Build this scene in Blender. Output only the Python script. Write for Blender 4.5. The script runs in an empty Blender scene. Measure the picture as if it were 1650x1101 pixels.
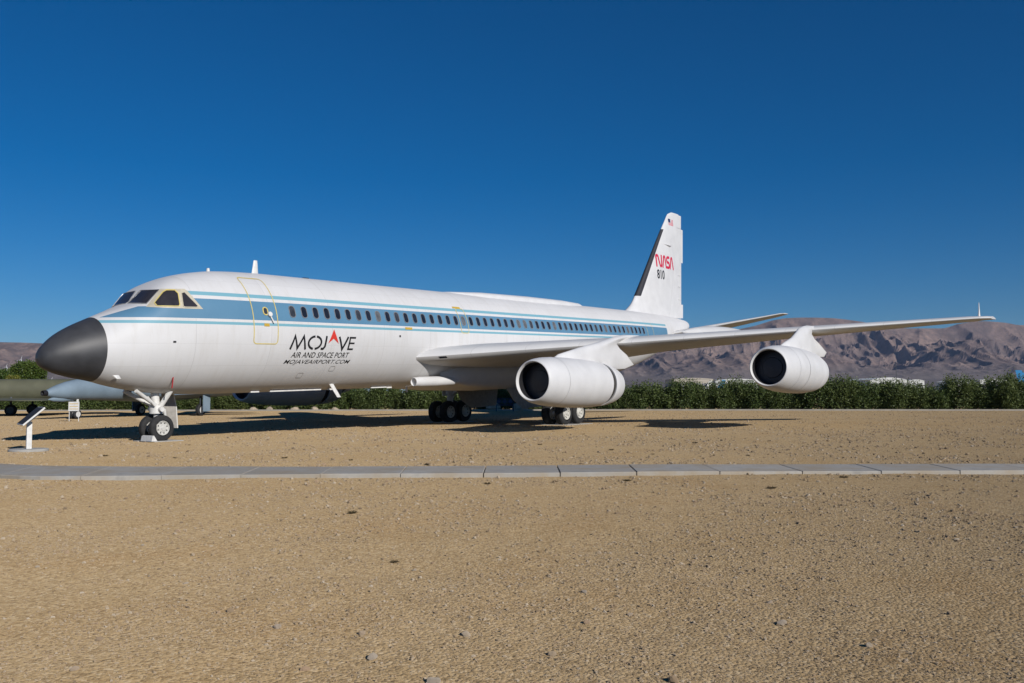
import bpy, bmesh, math, random
import numpy as np
from mathutils import Vector, Matrix
random.seed(7); rng = np.random.default_rng(7)
S = bpy.context.scene
COL = S.collection

# ------------------------------------------------------------------ camera
CAMP = np.array([-11.553426, -22.753653, 1.314967])
CR = np.array([0.572154, -0.820138, -0.003764])
CU = np.array([-0.045923, -0.036619, 0.998274])
CF = np.array([0.81886, 0.570993, 0.058614])
FPX = 1421.498
cam = bpy.data.cameras.new('camera'); cam.sensor_width = 36; cam.lens = FPX / 1650 * 36
cam.clip_start = 0.1; cam.clip_end = 60000
co = bpy.data.objects.new('camera', cam); COL.objects.link(co)
co.matrix_world = Matrix(((CR[0], CU[0], -CF[0], CAMP[0]), (CR[1], CU[1], -CF[1], CAMP[1]), (CR[2], CU[2], -CF[2], CAMP[2]), (0, 0, 0, 1)))
S.camera = co

# ------------------------------------------------------------------ sky, sun, exposure
SUN_EL = math.radians(25); SUN_AZ = math.radians(17)
sun_to = np.array([math.sin(SUN_AZ) * math.cos(SUN_EL), math.cos(SUN_AZ) * math.cos(SUN_EL), -math.sin(SUN_EL)])   # light travels
w = bpy.data.worlds.new('World'); S.world = w; w.use_nodes = True
nt = w.node_tree; bg = nt.nodes['Background']
sky = nt.nodes.new('ShaderNodeTexSky'); sky.sky_type = 'NISHITA'; sky.sun_disc = False
sky.sun_elevation = SUN_EL; sky.sun_rotation = math.atan2(-sun_to[0], -sun_to[1])
sky.altitude = 1500; sky.air_density = 1.08; sky.dust_density = 0.08; sky.ozone_density = 8.0
hs = nt.nodes.new('ShaderNodeHueSaturation'); hs.inputs['Saturation'].default_value = 1.23      # polarised, very dry air
nt.links.new(sky.outputs[0], hs.inputs['Color']); nt.links.new(hs.outputs[0], bg.inputs[0]); bg.inputs[1].default_value = 0.061
sl = bpy.data.lights.new('sun', 'SUN'); sl.energy = 4.2; sl.angle = math.radians(0.53); sl.color = (1.0, 0.955, 0.90)
so = bpy.data.objects.new('sun', sl); COL.objects.link(so)
so.rotation_euler = Vector(sun_to).to_track_quat('-Z', 'Y').to_euler()
S.view_settings.view_transform = 'Standard'; S.view_settings.look = 'None'
S.view_settings.exposure = 0.0; S.view_settings.gamma = 1.0; S.view_settings.use_curve_mapping = False

# ------------------------------------------------------------------ helpers: frames, pixels
PITCH = -0.0288173; SM = 20.4824; ZG = -3.65964          # the airliner sits a little nose down
CA, SA = math.cos(PITCH), math.sin(PITCH)
def wray(px, py): return CF + CR * (px - 825) / FPX + CU * (550.5 - py) / FPX
def pix_ground(px, py, z=0.0):
    d = wray(px, py); t = (z - CAMP[2]) / d[2]; return CAMP + d * t
FH = np.array([CF[0], CF[1], 0]); FH /= np.linalg.norm(FH)
RH = np.array([FH[1], -FH[0], 0])
def cam_pt(lat, depth, z=0.0):
    p = np.array([CAMP[0], CAMP[1], 0]) + RH * lat + FH * depth; return np.array([p[0], p[1], z])
def pix_depth(px, depth, z=0.0):
    """a ground position under pixel column px at a horizontal distance along the view"""
    d = wray(px, 634); t = depth / (d @ FH); p = CAMP + d * t; return np.array([p[0], p[1], z])
def to_plane(v, vec=False):
    x, y, z = v
    if not vec: x = x - SM
    s = x * CA - z * SA; zz = x * SA + z * CA
    return np.array([s + (0 if vec else SM), -y, zz + (0 if vec else ZG)])
def L(s, y, z): return (s - SM, -y, z - ZG)                # plane frame -> local frame of the airliner empty
def LL(a): a = np.asarray(a, float); return np.stack([a[:, 0] - SM, -a[:, 1], a[:, 2] - ZG], 1)

def pchip(xs, ys):
    xs = np.array(xs, float); ys = np.array(ys, float); h = np.diff(xs); dl = np.diff(ys) / h
    m = np.zeros_like(xs); m[0] = dl[0]; m[-1] = dl[-1]
    for i in range(1, len(xs) - 1):
        if dl[i - 1] * dl[i] > 0:
            w1 = 2 * h[i] + h[i - 1]; w2 = h[i] + 2 * h[i - 1]; m[i] = (w1 + w2) / (w1 / dl[i - 1] + w2 / dl[i])
    def f(x):
        x = np.clip(np.asarray(x, float), xs[0], xs[-1]); i = np.clip(np.searchsorted(xs, x) - 1, 0, len(h) - 1)
        t = (x - xs[i]) / h[i]
        return ((1 + 2 * t) * (1 - t) ** 2 * ys[i] + t * (1 - t) ** 2 * h[i] * m[i] + t * t * (3 - 2 * t) * ys[i + 1] + t * t * (t - 1) * h[i] * m[i + 1])
    return f

# ------------------------------------------------------------------ helpers: objects
def obj(name, V, F, mat, parent=None, smooth=True, auto=None):
    me = bpy.data.meshes.new(name)
    V = [tuple(map(float, v)) for v in V]
    me.from_pydata(V, [], [tuple(map(int, f)) for f in F]); me.update()
    if mat is not None: me.materials.append(mat)
    if smooth: me.polygons.foreach_set('use_smooth', [True] * len(me.polygons))
    if auto: me.set_sharp_from_angle(angle=math.radians(auto))
    o = bpy.data.objects.new(name, me); COL.objects.link(o)
    if parent: o.parent = parent
    return o
def bigmesh(name, V, F, mat, parent=None, smooth=False):
    """numpy arrays; F is (n,k)"""
    V = np.asarray(V, np.float32); F = np.asarray(F, np.int32); n, k = F.shape
    me = bpy.data.meshes.new(name); me.vertices.add(len(V)); me.vertices.foreach_set('co', V.ravel())
    me.loops.add(n * k); me.loops.foreach_set('vertex_index', F.ravel())
    me.polygons.add(n); me.polygons.foreach_set('loop_start', np.arange(0, n * k, k, dtype=np.int32))
    me.polygons.foreach_set('use_smooth', np.full(n, smooth)); me.update(calc_edges=True)
    if mat is not None: me.materials.append(mat)
    o = bpy.data.objects.new(name, me); COL.objects.link(o)
    if parent: o.parent = parent
    return o
def empty(name, loc=(0, 0, 0), rz=0.0):
    o = bpy.data.objects.new(name, None); COL.objects.link(o); o.location = loc; o.rotation_euler = (0, 0, rz)
    o.empty_display_size = 0.3; return o
def tag(o, label=None, cat=None, group=None, kind=None):
    if label: o['label'] = label
    if cat: o['category'] = cat
    if group: o['group'] = group
    if kind: o['kind'] = kind
    return o
def copy_tree(o, parent=None):
    c = o.copy(); COL.objects.link(c); c.parent = parent
    for ch in list(o.children): copy_tree(ch, c)
    return c
class MB:
    def __init__(s): s.V = []; s.F = []
    def add(s, V, F):
        n = len(s.V); s.V += [tuple(v) for v in V]; s.F += [tuple(i + n for i in f) for f in F]; return s
    def box(s, c, d, R=None):
        c = np.array(c, float); d = np.array(d, float) / 2
        P = np.array([(x, y, z) for x in (-1, 1) for y in (-1, 1) for z in (-1, 1)]) * d
        if R is not None: P = P @ np.array(R).T
        return s.add(P + c, [(0, 1, 3, 2), (4, 6, 7, 5), (0, 4, 5, 1), (2, 3, 7, 6), (0, 2, 6, 4), (1, 5, 7, 3)])
    def tube(s, p0, p1, r0, r1=None, n=12, caps=True):
        p0 = np.array(p0, float); p1 = np.array(p1, float); r1 = r0 if r1 is None else r1
        d = p1 - p0; d /= np.linalg.norm(d); a = np.array([0, 0, 1.]) if abs(d[2]) < .9 else np.array([1., 0, 0])
        u = np.cross(d, a); u /= np.linalg.norm(u); v = np.cross(d, u)
        t = np.arange(n) * 2 * math.pi / n
        A = p0 + r0 * (np.outer(np.cos(t), u) + np.outer(np.sin(t), v)); B = p1 + r1 * (np.outer(np.cos(t), u) + np.outer(np.sin(t), v))
        F = [(i, (i + 1) % n, n + (i + 1) % n, n + i) for i in range(n)]
        if caps: F += [tuple(range(n - 1, -1, -1)), tuple(range(n, 2 * n))]
        return s.add(np.vstack([A, B]), F)
    def lathe(s, prof, org, axis, n=32, closed=False):
        """prof: (x along axis, r)"""
        org = np.array(org, float); d = np.array(axis, float); d /= np.linalg.norm(d)
        a = np.array([0, 0, 1.]) if abs(d[2]) < .9 else np.array([1., 0, 0])
        u = np.cross(d, a); u /= np.linalg.norm(u); v = np.cross(d, u); t = np.arange(n) * 2 * math.pi / n
        V = []; m = len(prof)
        for x, r in prof: V += list(org + d * x + r * (np.outer(np.cos(t), u) + np.outer(np.sin(t), v)))
        F = [(j * n + i, j * n + (i + 1) % n, (j + 1) % m * n + (i + 1) % n, (j + 1) % m * n + i) for j in range(m if closed else m - 1) for i in range(n)]
        return s.add(V, F)
    def build(s, name, mat, parent=None, smooth=True, auto=35): return obj(name, s.V, s.F, mat, parent, smooth, auto)

# ------------------------------------------------------------------ helpers: materials
def newmat(name):
    m = bpy.data.materials.new(name); m.use_nodes = True; return m, m.node_tree.nodes, m.node_tree.links, m.node_tree.nodes['Principled BSDF']
def nn(N, t, **k):
    n = N.new(t)
    for a, b in k.items(): setattr(n, a, b)
    return n
def mth(N, Lk, op, a, b=None, c=None):
    n = N.new('ShaderNodeMath'); n.operation = op
    for i, v in enumerate((a, b, c)):
        if v is None: continue
        if isinstance(v, (int, float)): n.inputs[i].default_value = v
        else: Lk.new(v, n.inputs[i])
    return n.outputs[0]
def mix(N, Lk, fac, a, b):
    n = N.new('ShaderNodeMix'); n.data_type = 'RGBA'
    for sock, v in ((n.inputs[0], fac), (n.inputs[6], a), (n.inputs[7], b)):
        if isinstance(v, (int, float)): sock.default_value = v
        elif isinstance(v, tuple): sock.default_value = (*v, 1) if len(v) == 3 else v
        else: Lk.new(v, sock)
    return n.outputs[2]
def noise(N, Lk, vec, scale, detail=4, rough=.55, out=0):
    n = N.new('ShaderNodeTexNoise'); n.inputs['Scale'].default_value = scale; n.inputs['Detail'].default_value = detail; n.inputs['Roughness'].default_value = rough
    if vec is not None: Lk.new(vec, n.inputs['Vector'])
    return n.outputs[out]
def ramp(N, Lk, fac, stops):
    n = N.new('ShaderNodeValToRGB'); e = n.color_ramp.elements
    while len(e) < len(stops): e.new(.5)
    for el, (p, c) in zip(e, stops): el.position = p; el.color = (*c, 1) if len(c) == 3 else c
    Lk.new(fac, n.inputs[0]); return n.outputs[0]
def pmat(name, col, rough=.5, metal=0., var=.12, scale=2.5, bump=0., bscale=60, spec=.5, coat=0., panel=None):
    m, N, K, P = newmat(name)
    tc = N.new('ShaderNodeTexCoord'); f = noise(N, K, tc.outputs['Object'], scale, 5)
    f = ramp(N, K, f, [(.3, (0, 0, 0)), (.7, (1, 1, 1))])
    c = mix(N, K, f, tuple(x * (1 - var) for x in col), tuple(min(1, x * (1 + var)) for x in col))
    if panel:
        sx = N.new('ShaderNodeSeparateXYZ'); K.new(tc.outputs['Object'], sx.inputs[0]); cv = N.new('ShaderNodeCombineXYZ'); sm = 0.0
        for i in (0, 1):
            q = mth(N, K, 'DIVIDE', mth(N, K, 'ADD', sx.outputs[i], mth(N, K, 'MULTIPLY', sx.outputs[1 - i], (.9, 0)[i])), panel[i]); K.new(mth(N, K, 'FLOOR', q), cv.inputs[i])
            l_ = mth(N, K, 'LESS_THAN', mth(N, K, 'FRACT', q), .012 / panel[i]); sm = l_ if i == 0 else mth(N, K, 'MAXIMUM', sm, l_)
        wn = N.new('ShaderNodeTexWhiteNoise'); K.new(cv.outputs[0], wn.inputs[0]); c = mix(N, K, mth(N, K, 'MULTIPLY', wn.outputs[0], .14), c, tuple(x * .72 for x in col)); c = mix(N, K, mth(N, K, 'MULTIPLY', sm, .4), c, tuple(x * .4 for x in col))
    K.new(c, P.inputs['Base Color'])
    P.inputs['Roughness'].default_value = rough; P.inputs['Metallic'].default_value = metal; P.inputs['Specular IOR Level'].default_value = spec
    if coat: P.inputs['Coat Weight'].default_value = coat; P.inputs['Coat Roughness'].default_value = .08
    if bump:
        b = N.new('ShaderNodeBump'); b.inputs['Strength'].default_value = bump; b.inputs['Distance'].default_value = .02
        K.new(noise(N, K, tc.outputs['Object'], bscale, 6), b.inputs['Height']); K.new(b.outputs[0], P.inputs['Normal'])
    return m

WHITE = (.66, .655, .65)
M = {}
M['white'] = pmat('white_aircraft_paint', WHITE, .5, var=.06, scale=1.6)
M['wingskin'] = pmat('pale_grey_white_wing_paint', (.61, .605, .595), .45, var=.05, scale=.7, panel=(1.15, 1.5))
M['gearwhite'] = pmat('white_gear_enamel', (.68, .67, .64), .45, var=.12, scale=8)
M['radome'] = pmat('charcoal_radome', (.045, .046, .05), .5, var=.25, scale=2.2)
M['rubber'] = pmat('tyre_rubber', (.022, .022, .023), .8, var=.3, scale=8, bump=.2, bscale=40)
M['rim'] = pmat('pale_wheel_rim', (.55, .54, .50), .5, var=.15, scale=12)
M['dark'] = pmat('dark_intake_interior', (.012, .012, .015), .6, var=.3)
M['intake_cover'] = pmat('dark_intake_cover', (.03, .03, .038), .45, var=.3)
M['slot'] = pmat('dark_brown_slot', (.05, .045, .04), .6, var=.2)
M['metal'] = pmat('bare_metal', (.42, .41, .40), .35, metal=.8, var=.12, scale=6)
M['frame'] = pmat('window_frame_alloy', (.42, .41, .40), .4, metal=.6, var=.15, scale=9)
M['cream'] = pmat('cream_cockpit_frame', (.52, .47, .36), .45, var=.12, scale=9)
M['glass'] = pmat('dark_cabin_glass', (.018, .022, .032), .08, var=.3, scale=3, spec=.6)
M['glass_shade'] = pmat('cabin_glass_with_pale_blind', (.13, .135, .14), .12, var=.3, scale=5, spec=.6)
M['glass_mid'] = pmat('cabin_glass_grey', (.05, .055, .065), .1, var=.3, scale=5, spec=.6)
M['cockpit_glass'] = pmat('cockpit_glass', (.035, .032, .036), .12, var=.25, scale=3, spec=.5)
M['ink'] = pmat('black_lettering', (.012, .012, .014), .5, var=.2)
M['red'] = pmat('red_arrow_paint', (.62, .045, .03), .45, var=.06)
M['nasared'] = pmat('red_tail_lettering', (.62, .012, .055), .45, var=.06)
M['yellow'] = pmat('yellow_marking_paint', (.62, .50, .16), .5, var=.12, scale=9)
M['placard'] = pmat('ochre_placard', (.55, .36, .05), .5, var=.1)
M['boot'] = pmat('black_deicing_boot', (.03, .03, .035), .45, var=.2)
M['navy'] = pmat('navy_canton', (.02, .03, .10), .5, var=.1)
M['chute'] = pmat('red_streamer', (.35, .02, .025), .7, var=.15)
M['concrete'] = pmat('pale_concrete', (.37, .355, .33), .85, var=.10, scale=2.2, bump=.25, bscale=60)
M['kerb'] = pmat('kerb_concrete', (.36, .33, .28), .9, var=.12, scale=1.5, bump=.2, bscale=30)

# fuselage livery: colour bands at fixed waterlines
def livery():
    m, N, K, P = newmat('fuselage_livery')
    tc = N.new('ShaderNodeTexCoord'); sx = N.new('ShaderNodeSeparateXYZ'); K.new(tc.outputs['Object'], sx.inputs[0])
    s = mth(N, K, 'ADD', sx.outputs[0], SM); z = mth(N, K, 'ADD', sx.outputs[2], ZG)
    zz = mth(N, K, 'SUBTRACT', z, mth(N, K, 'MULTIPLY', mth(N, K, 'SUBTRACT', s, 8.0), .003))
    def band(lo, hi, v=zz): return mth(N, K, 'MULTIPLY', mth(N, K, 'GREATER_THAN', v, lo), mth(N, K, 'LESS_THAN', v, hi))
    aft = mth(N, K, 'MULTIPLY', mth(N, K, 'GREATER_THAN', s, 3.45), mth(N, K, 'LESS_THAN', s, 34.8))
    # top edge of the blue drops along a line ahead of the side windows
    edge = mth(N, K, 'ADD', .235, mth(N, K, 'MULTIPLY', mth(N, K, 'SUBTRACT', s, 1.35), .36)); edge = mth(N, K, 'MINIMUM', edge, .60)
    nose = mth(N, K, 'MULTIPLY', mth(N, K, 'LESS_THAN', s, 3.45001), mth(N, K, 'MULTIPLY', mth(N, K, 'GREATER_THAN', zz, .285), mth(N, K, 'LESS_THAN', zz, edge)))
    blue = mth(N, K, 'MAXIMUM', mth(N, K, 'MULTIPLY', band(.285, .855), aft), nose)
    lower = mth(N, K, 'MULTIPLY', band(.125, .205), mth(N, K, 'LESS_THAN', s, 34.8))
    upper = mth(N, K, 'MULTIPLY', band(.955, 1.065), aft)
    teal = mth(N, K, 'MAXIMUM', lower, upper)
    f = noise(N, K, tc.outputs['Object'], .8, 6); f = ramp(N, K, f, [(.3, (0, 0, 0)), (.7, (1, 1, 1))])
    wh = mix(N, K, f, tuple(c * .965 for c in WHITE), tuple(min(1, c * 1.03) for c in WHITE))
    # rain streaks: noise stretched along the skin's vertical
    mp = N.new('ShaderNodeMapping'); mp.inputs['Scale'].default_value = (3.0, .35, .35); K.new(tc.outputs['Object'], mp.inputs[0])
    st = noise(N, K, mp.outputs[0], 2.2, 6, .65); st = ramp(N, K, st, [(.50, (0, 0, 0)), (.78, (1, 1, 1))])
    wh = mix(N, K, mth(N, K, 'MULTIPLY', st, .35), wh, (.50, .47, .42))
    # skin joints every 2.44 m
    fr = mth(N, K, 'ABSOLUTE', mth(N, K, 'SUBTRACT', mth(N, K, 'FRACT', mth(N, K, 'DIVIDE', s, 2.44)), .5))
    fr2 = mth(N, K, 'ABSOLUTE', mth(N, K, 'SUBTRACT', mth(N, K, 'FRACT', mth(N, K, 'DIVIDE', mth(N, K, 'ADD', z, .13), .62)), .5)); seam = mth(N, K, 'MAXIMUM', mth(N, K, 'LESS_THAN', fr, .0030), mth(N, K, 'MULTIPLY', mth(N, K, 'LESS_THAN', fr2, .008), .6)); wh = mix(N, K, mth(N, K, 'MULTIPLY', seam, .35), wh, (.3, .29, .28))
    cv = N.new('ShaderNodeCombineXYZ'); K.new(mth(N, K, 'FLOOR', mth(N, K, 'DIVIDE', s, 1.22)), cv.inputs[0]); K.new(mth(N, K, 'FLOOR', mth(N, K, 'DIVIDE', mth(N, K, 'ADD', z, .44), .62)), cv.inputs[1])
    wn = N.new('ShaderNodeTexWhiteNoise'); K.new(cv.outputs[0], wn.inputs[0]); wh = mix(N, K, mth(N, K, 'MULTIPLY', wn.outputs[0], .13), wh, (.47, .455, .43))
    g = noise(N, K, tc.outputs['Object'], 1.3, 6)
    bl = mix(N, K, g, (.08, .20, .32), (.118, .258, .385))
    c = mix(N, K, blue, wh, bl); c = mix(N, K, teal, c, (.18, .39, .47)); K.new(c, P.inputs['Base Color'])
    P.inputs['Roughness'].default_value = .56; P.inputs['Specular IOR Level'].default_value = .35
    b = N.new('ShaderNodeBump'); b.inputs['Strength'].default_value = .05; b.inputs['Distance'].default_value = .01
    K.new(noise(N, K, tc.outputs['Object'], 1.6, 3), b.inputs['Height']); K.new(b.outputs[0], P.inputs['Normal'])
    return m
M['livery'] = livery()

# ------------------------------------------------------------------ value noise for terrain
def vnoise(x, y, seed=0):
    x = np.asarray(x, float); y = np.asarray(y, float); xi = np.floor(x).astype(np.int64); yi = np.floor(y).astype(np.int64); fx = x - xi; fy = y - yi
    def h(a, b):
        n = (a * 374761393 + b * 668265263 + seed * 974711) & 0xffffffff; n = ((n ^ (n >> 13)) * 1274126177) & 0xffffffff
        return ((n ^ (n >> 16)) & 0xffff) / 65535.0
    u = fx * fx * fx * (fx * (fx * 6 - 15) + 10); v = fy * fy * fy * (fy * (fy * 6 - 15) + 10)
    return (h(xi, yi) * (1 - u) + h(xi + 1, yi) * u) * (1 - v) + (h(xi, yi + 1) * (1 - u) + h(xi + 1, yi + 1) * u) * v
def fbm(x, y, o=5, seed=0):
    r = 0; a = .5
    for i in range(o): r = r + a * vnoise(x * 2 ** i, y * 2 ** i, seed + i * 17); a *= .5
    return r
def ridged(x, y, o=5, seed=0):
    r = 0; a = .5; wgt = 1.0
    for i in range(o):
        n = 1 - np.abs(2 * vnoise(x * 2 ** i, y * 2 ** i, seed + i * 31) - 1); n = n * n * wgt; wgt = np.clip(n * 1.6, 0, 1); r = r + a * n; a *= .5
    return r

# ------------------------------------------------------------------ ground
def ground_mat():
    m, N, K, P = newmat('desert_gravel')
    tc = N.new('ShaderNodeTexCoord'); v = tc.outputs['Object']
    big = noise(N, K, v, .16, 7, .66); mid = noise(N, K, v, .7, 6, .6); fine = noise(N, K, v, 14, 6, .7); grit = noise(N, K, v, 90, 3, .8)
    c = mix(N, K, ramp(N, K, big, [(.40, (0, 0, 0)), (.58, (1, 1, 1))]), (0.359, 0.247, 0.120), (0.405, 0.290, 0.156))
    c = mix(N, K, mth(N, K, 'MULTIPLY', ramp(N, K, mid, [(.42, (0, 0, 0)), (.70, (1, 1, 1))]), .75), c, (0.425, 0.312, 0.175))
    c = mix(N, K, mth(N, K, 'MULTIPLY', ramp(N, K, mid, [(.28, (1, 1, 1)), (.47, (0, 0, 0))]), .7), c, (0.338, 0.204, 0.087))
    c = mix(N, K, mth(N, K, 'MULTIPLY', ramp(N, K, fine, [(.30, (1, 1, 1)), (.52, (0, 0, 0))]), .45), c, (0.246, 0.167, 0.087))
    vo = N.new('ShaderNodeTexVoronoi'); vo.inputs['Scale'].default_value = 46; K.new(v, vo.inputs['Vector'])
    vr = N.new('ShaderNodeSeparateColor'); K.new(vo.outputs['Color'], vr.inputs[0])
    peb = ramp(N, K, vr.outputs[0], [(0, (0.144, 0.098, 0.053)), (.25, (0.328, 0.227, 0.116)), (.6, (0.441, 0.320, 0.172)), (.85, (0.502, 0.373, 0.214)), (1, (0.615, 0.501, 0.337))])
    c = mix(N, K, .52, c, peb)
    c = mix(N, K, mth(N, K, 'MULTIPLY', ramp(N, K, grit, [(.3, (1, 1, 1)), (.5, (0, 0, 0))]), .35), c, (0.184, 0.128, 0.070))
    K.new(c, P.inputs['Base Color']); P.inputs['Roughness'].default_value = 1.0; P.inputs['Specular IOR Level'].default_value = .1
    P.inputs['Diffuse Roughness'].default_value = 1.0
    hgt = mth(N, K, 'ADD', mth(N, K, 'MULTIPLY', fine, .18), mth(N, K, 'SUBTRACT', mth(N, K, 'MULTIPLY', grit, .4), mth(N, K, 'MULTIPLY', vo.outputs['Distance'], .8)))
    b = N.new('ShaderNodeBump'); b.inputs['Strength'].default_value = .75; b.inputs['Distance'].default_value = .02
    K.new(hgt, b.inputs['Height']); K.new(b.outputs[0], P.inputs['Normal'])
    return m
M['ground'] = ground_mat()
def gz(x, y):
    """small unevenness of the gravel, fading with distance"""
    d = np.hypot(np.asarray(x) - CAMP[0], np.asarray(y) - CAMP[1]); f = np.clip(1.4 - d / 45, 0, 1)
    return f * (.05 * (fbm(np.asarray(x) * .35 + 50, np.asarray(y) * .35 + 50, 3, 3) - .45) + .03 * (fbm(np.asarray(x) * 2.2 + 9, np.asarray(y) * 2.2 + 9, 4, 5) - .47))
nr, na = 330, 900
rr = np.concatenate([[0.0], np.geomspace(1.0, 16000, nr - 1)]); aa = np.linspace(0, 2 * np.pi, na, endpoint=False)
Rg, Ag = np.meshgrid(rr, aa, indexing='ij'); gx = CAMP[0] + Rg * np.cos(Ag); gy = CAMP[1] + Rg * np.sin(Ag)
GV = np.stack([gx, gy, gz(gx, gy)], -1).reshape(-1, 3)
ii, jj = np.meshgrid(np.arange(nr - 1), np.arange(na), indexing='ij'); a0 = ii * na + jj; a1 = ii * na + (jj + 1) % na
GF = np.stack([a0, a0 + na, a1 + na, a1], -1).reshape(-1, 4)
tag(bigmesh('ground', GV, GF, M['ground'], smooth=True), kind='structure')

# ------------------------------------------------------------------ mountains and plain slope
def rock_mat():
    m, N, K, P = newmat('desert_mountain_rock')
    tc = N.new('ShaderNodeTexCoord'); v = tc.outputs['Object']; ge = N.new('ShaderNodeNewGeometry')
    sx = N.new('ShaderNodeSeparateXYZ'); K.new(v, sx.inputs[0])
    a = noise(N, K, v, .0013, 8, .68); b = noise(N, K, v, .009, 9, .74)
    c = mix(N, K, ramp(N, K, a, [(.35, (0, 0, 0)), (.62, (1, 1, 1))]), (.16, .122, .115), (.275, .195, .16))
    c = mix(N, K, mth(N, K, 'MULTIPLY', ramp(N, K, b, [(.38, (1, 1, 1)), (.55, (0, 0, 0))]), .7), c, (.10, .085, .082))
    c = mix(N, K, mth(N, K, 'MULTIPLY', ramp(N, K, b, [(.55, (0, 0, 0)), (.72, (1, 1, 1))]), .6), c, (.30, .23, .19))
    flat = ramp(N, K, sx.outputs[2], [(0, (1, 1, 1)), (1, (0, 0, 0))])
    mr = N.new('ShaderNodeMapRange'); mr.inputs[1].default_value = 90; mr.inputs[2].default_value = 190; K.new(sx.outputs[2], mr.inputs[0])
    scrub = mix(N, K, b, (.15, .128, .122), (.205, .172, .155))
    c = mix(N, K, mr.outputs[0], scrub, c)
    sp = noise(N, K, v, .035, 6, .8); c = mix(N, K, mth(N, K, 'MULTIPLY', ramp(N, K, sp, [(.36, (1, 1, 1)), (.5, (0, 0, 0))]), .55), c, (.085, .075, .07))
    K.new(c, P.inputs['Base Color']); P.inputs['Roughness'].default_value = 1; P.inputs['Specular IOR Level'].default_value = 0
    bp = N.new('ShaderNodeBump'); bp.inputs['Strength'].default_value = 1.0; bp.inputs['Distance'].default_value = 38
    rg_ = N.new('ShaderNodeTexNoise'); rg_.noise_type = 'RIDGED_MULTIFRACTAL'; rg_.inputs['Scale'].default_value = .0065; rg_.inputs['Detail'].default_value = 6; K.new(v, rg_.inputs['Vector'])
    hb = mth(N, K, 'MULTIPLY', rg_.outputs[0], mr.outputs[0]); K.new(hb, bp.inputs['Height']); K.new(bp.outputs[0], P.inputs['Normal'])
    return m
M['rock'] = rock_mat()
def terrain(name, px0, px1, prof, d0, d1, seed, nx=900, ny=300, foot=.012, rough=1.0, base_px=606):
    """rising plain, then a gullied range whose crest follows the given outline (px, py)"""
    px = np.linspace(px0, px1, nx); dd = np.linspace(d0, d1, ny)
    crest = pchip([p[0] for p in prof], [p[1] for p in prof])(px)
    V = np.zeros((ny, nx, 3)); r = np.stack([wray(p, 634) for p in px]); r[:, 2] = 0; r /= (r @ FH)[:, None]
    hz = np.array([550.5 + (wray(p, 0)[2] / CU[2] * FPX - 550.5 + 0) if False else 634 - (p - 825) * .00377 for p in px])
    for j, d in enumerate(dd):
        t = (d - d0) / (d1 - d0)
        P = CAMP[None, :] + r * d; X = P[:, 0]; Y = P[:, 1]
        lat = (px - 825) / FPX * d
        plain = np.clip((d - d0) / (d1 * .80 - d0), 0, 1) ** 1.4 * (634 - base_px) / FPX * d1 * .80
        k = np.clip((t - .50) / .46, 0, 1)
        hc = (hz - crest) / FPX * d1                       # height of the crest line at d1
        wob = 220 * (fbm(X * .0007 + seed, Y * .0007, 4, seed) - .5)
        g = ridged((lat + wob * 2.6) * .00110 + seed, (d + wob * 1.5) * .00046 + 3, 6, seed)
        g2 = ridged((lat + wob * 1.4) * .0036 + seed, (d + wob) * .0019, 5, seed + 5)
        g3 = ridged(lat * .011 + seed, d * .007, 3, seed + 9)
        env = k ** .85
        cut = rough * (1 - np.clip(g * 1.55, 0, 1)) * .80 * (1 - k ** 6) + rough * .42 * (1 - np.clip(g2 * 1.5, 0, 1)) * (1 - k ** 7) + .13 * (1 - np.clip(g3 * 1.4, 0, 1)) * (1 - k ** 7)
        mtn = np.clip(hc - plain, 0, None) * env * np.clip(1.03 - cut, .02, 1.1)
        end = 1 if t < .97 else (1 - (t - .97) / .03)
        V[j] = np.stack([X, Y, -3 + (plain + 3) * np.clip((d - d0) / 300, 0, 1) * end + mtn * end], 1)
    a, b = np.meshgrid(np.arange(ny - 1), np.arange(nx - 1), indexing='ij'); q = a * nx + b
    F = np.stack([q, q + 1, q + nx + 1, q + nx], -1).reshape(-1, 4)
    tag(bigmesh(name, V.reshape(-1, 3), F, M['rock'], smooth=False), kind='structure'); return V.reshape(-1, 3)
terrain('mountains', 820, 2350, [(820, 596), (960, 580), (1060, 560), (1130, 545), (1215, 531), (1250, 521.5), (1270, 518.5), (1300, 517.5), (1335, 518), (1385, 523), (1430, 531), (1470, 534), (1520, 534), (1550, 527), (1585, 523), (1620, 525), (1650, 529), (1750, 520), (1900, 530), (2100, 540), (2350, 560)], 2300, 7600, 11)
hill_pts = terrain('hills', -750, 480, [(-750, 548), (-300, 556), (-80, 553), (0, 555.5), (30, 556), (60, 557), (120, 560), (250, 572), (380, 590), (480, 604)], 2000, 5600, 23, nx=420, ny=150, rough=.45, base_px=618)

# ------------------------------------------------------------------ concrete footpath, slab by slab
yfar = pchip([-700, -260, 0, 60, 200, 550, 825, 1100, 1650, 3000], [712, 738, 747, 750, 751.5, 751.7, 750, 748.3, 747.5, 745])
ynear = pchip([-700, -260, 0, 60, 200, 550, 825, 1100, 1650, 3000], [728, 757, 765, 767.5, 766.5, 763.5, 762, 760, 758.5, 755.5])
jf = [-190, -70, 60, 180, 300, 420, 537, 655, 783, 897, 1013, 1132, 1255, 1378, 1497, 1608, 1722, 1836]
jf = [-190 - 120 * k for k in (3, 2, 1)] + jf + [1836 + 114 * k for k in range(1, 9)]
jn = [-260, -130, 0, 130, 260, 388, 516, 645, 779, 902.7, 1026, 1160, 1293, 1420, 1547, 1672, 1797, 1920]
jn = [-260 - 130 * k for k in (3, 2, 1)] + jn + [1920 + 125 * k for k in range(1, 9)]
SLAB_T = .062
path_root = empty('footpath', tuple(pix_ground(825, 756))); tag(path_root, kind='structure')
prx = np.array(path_root.location)
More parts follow.
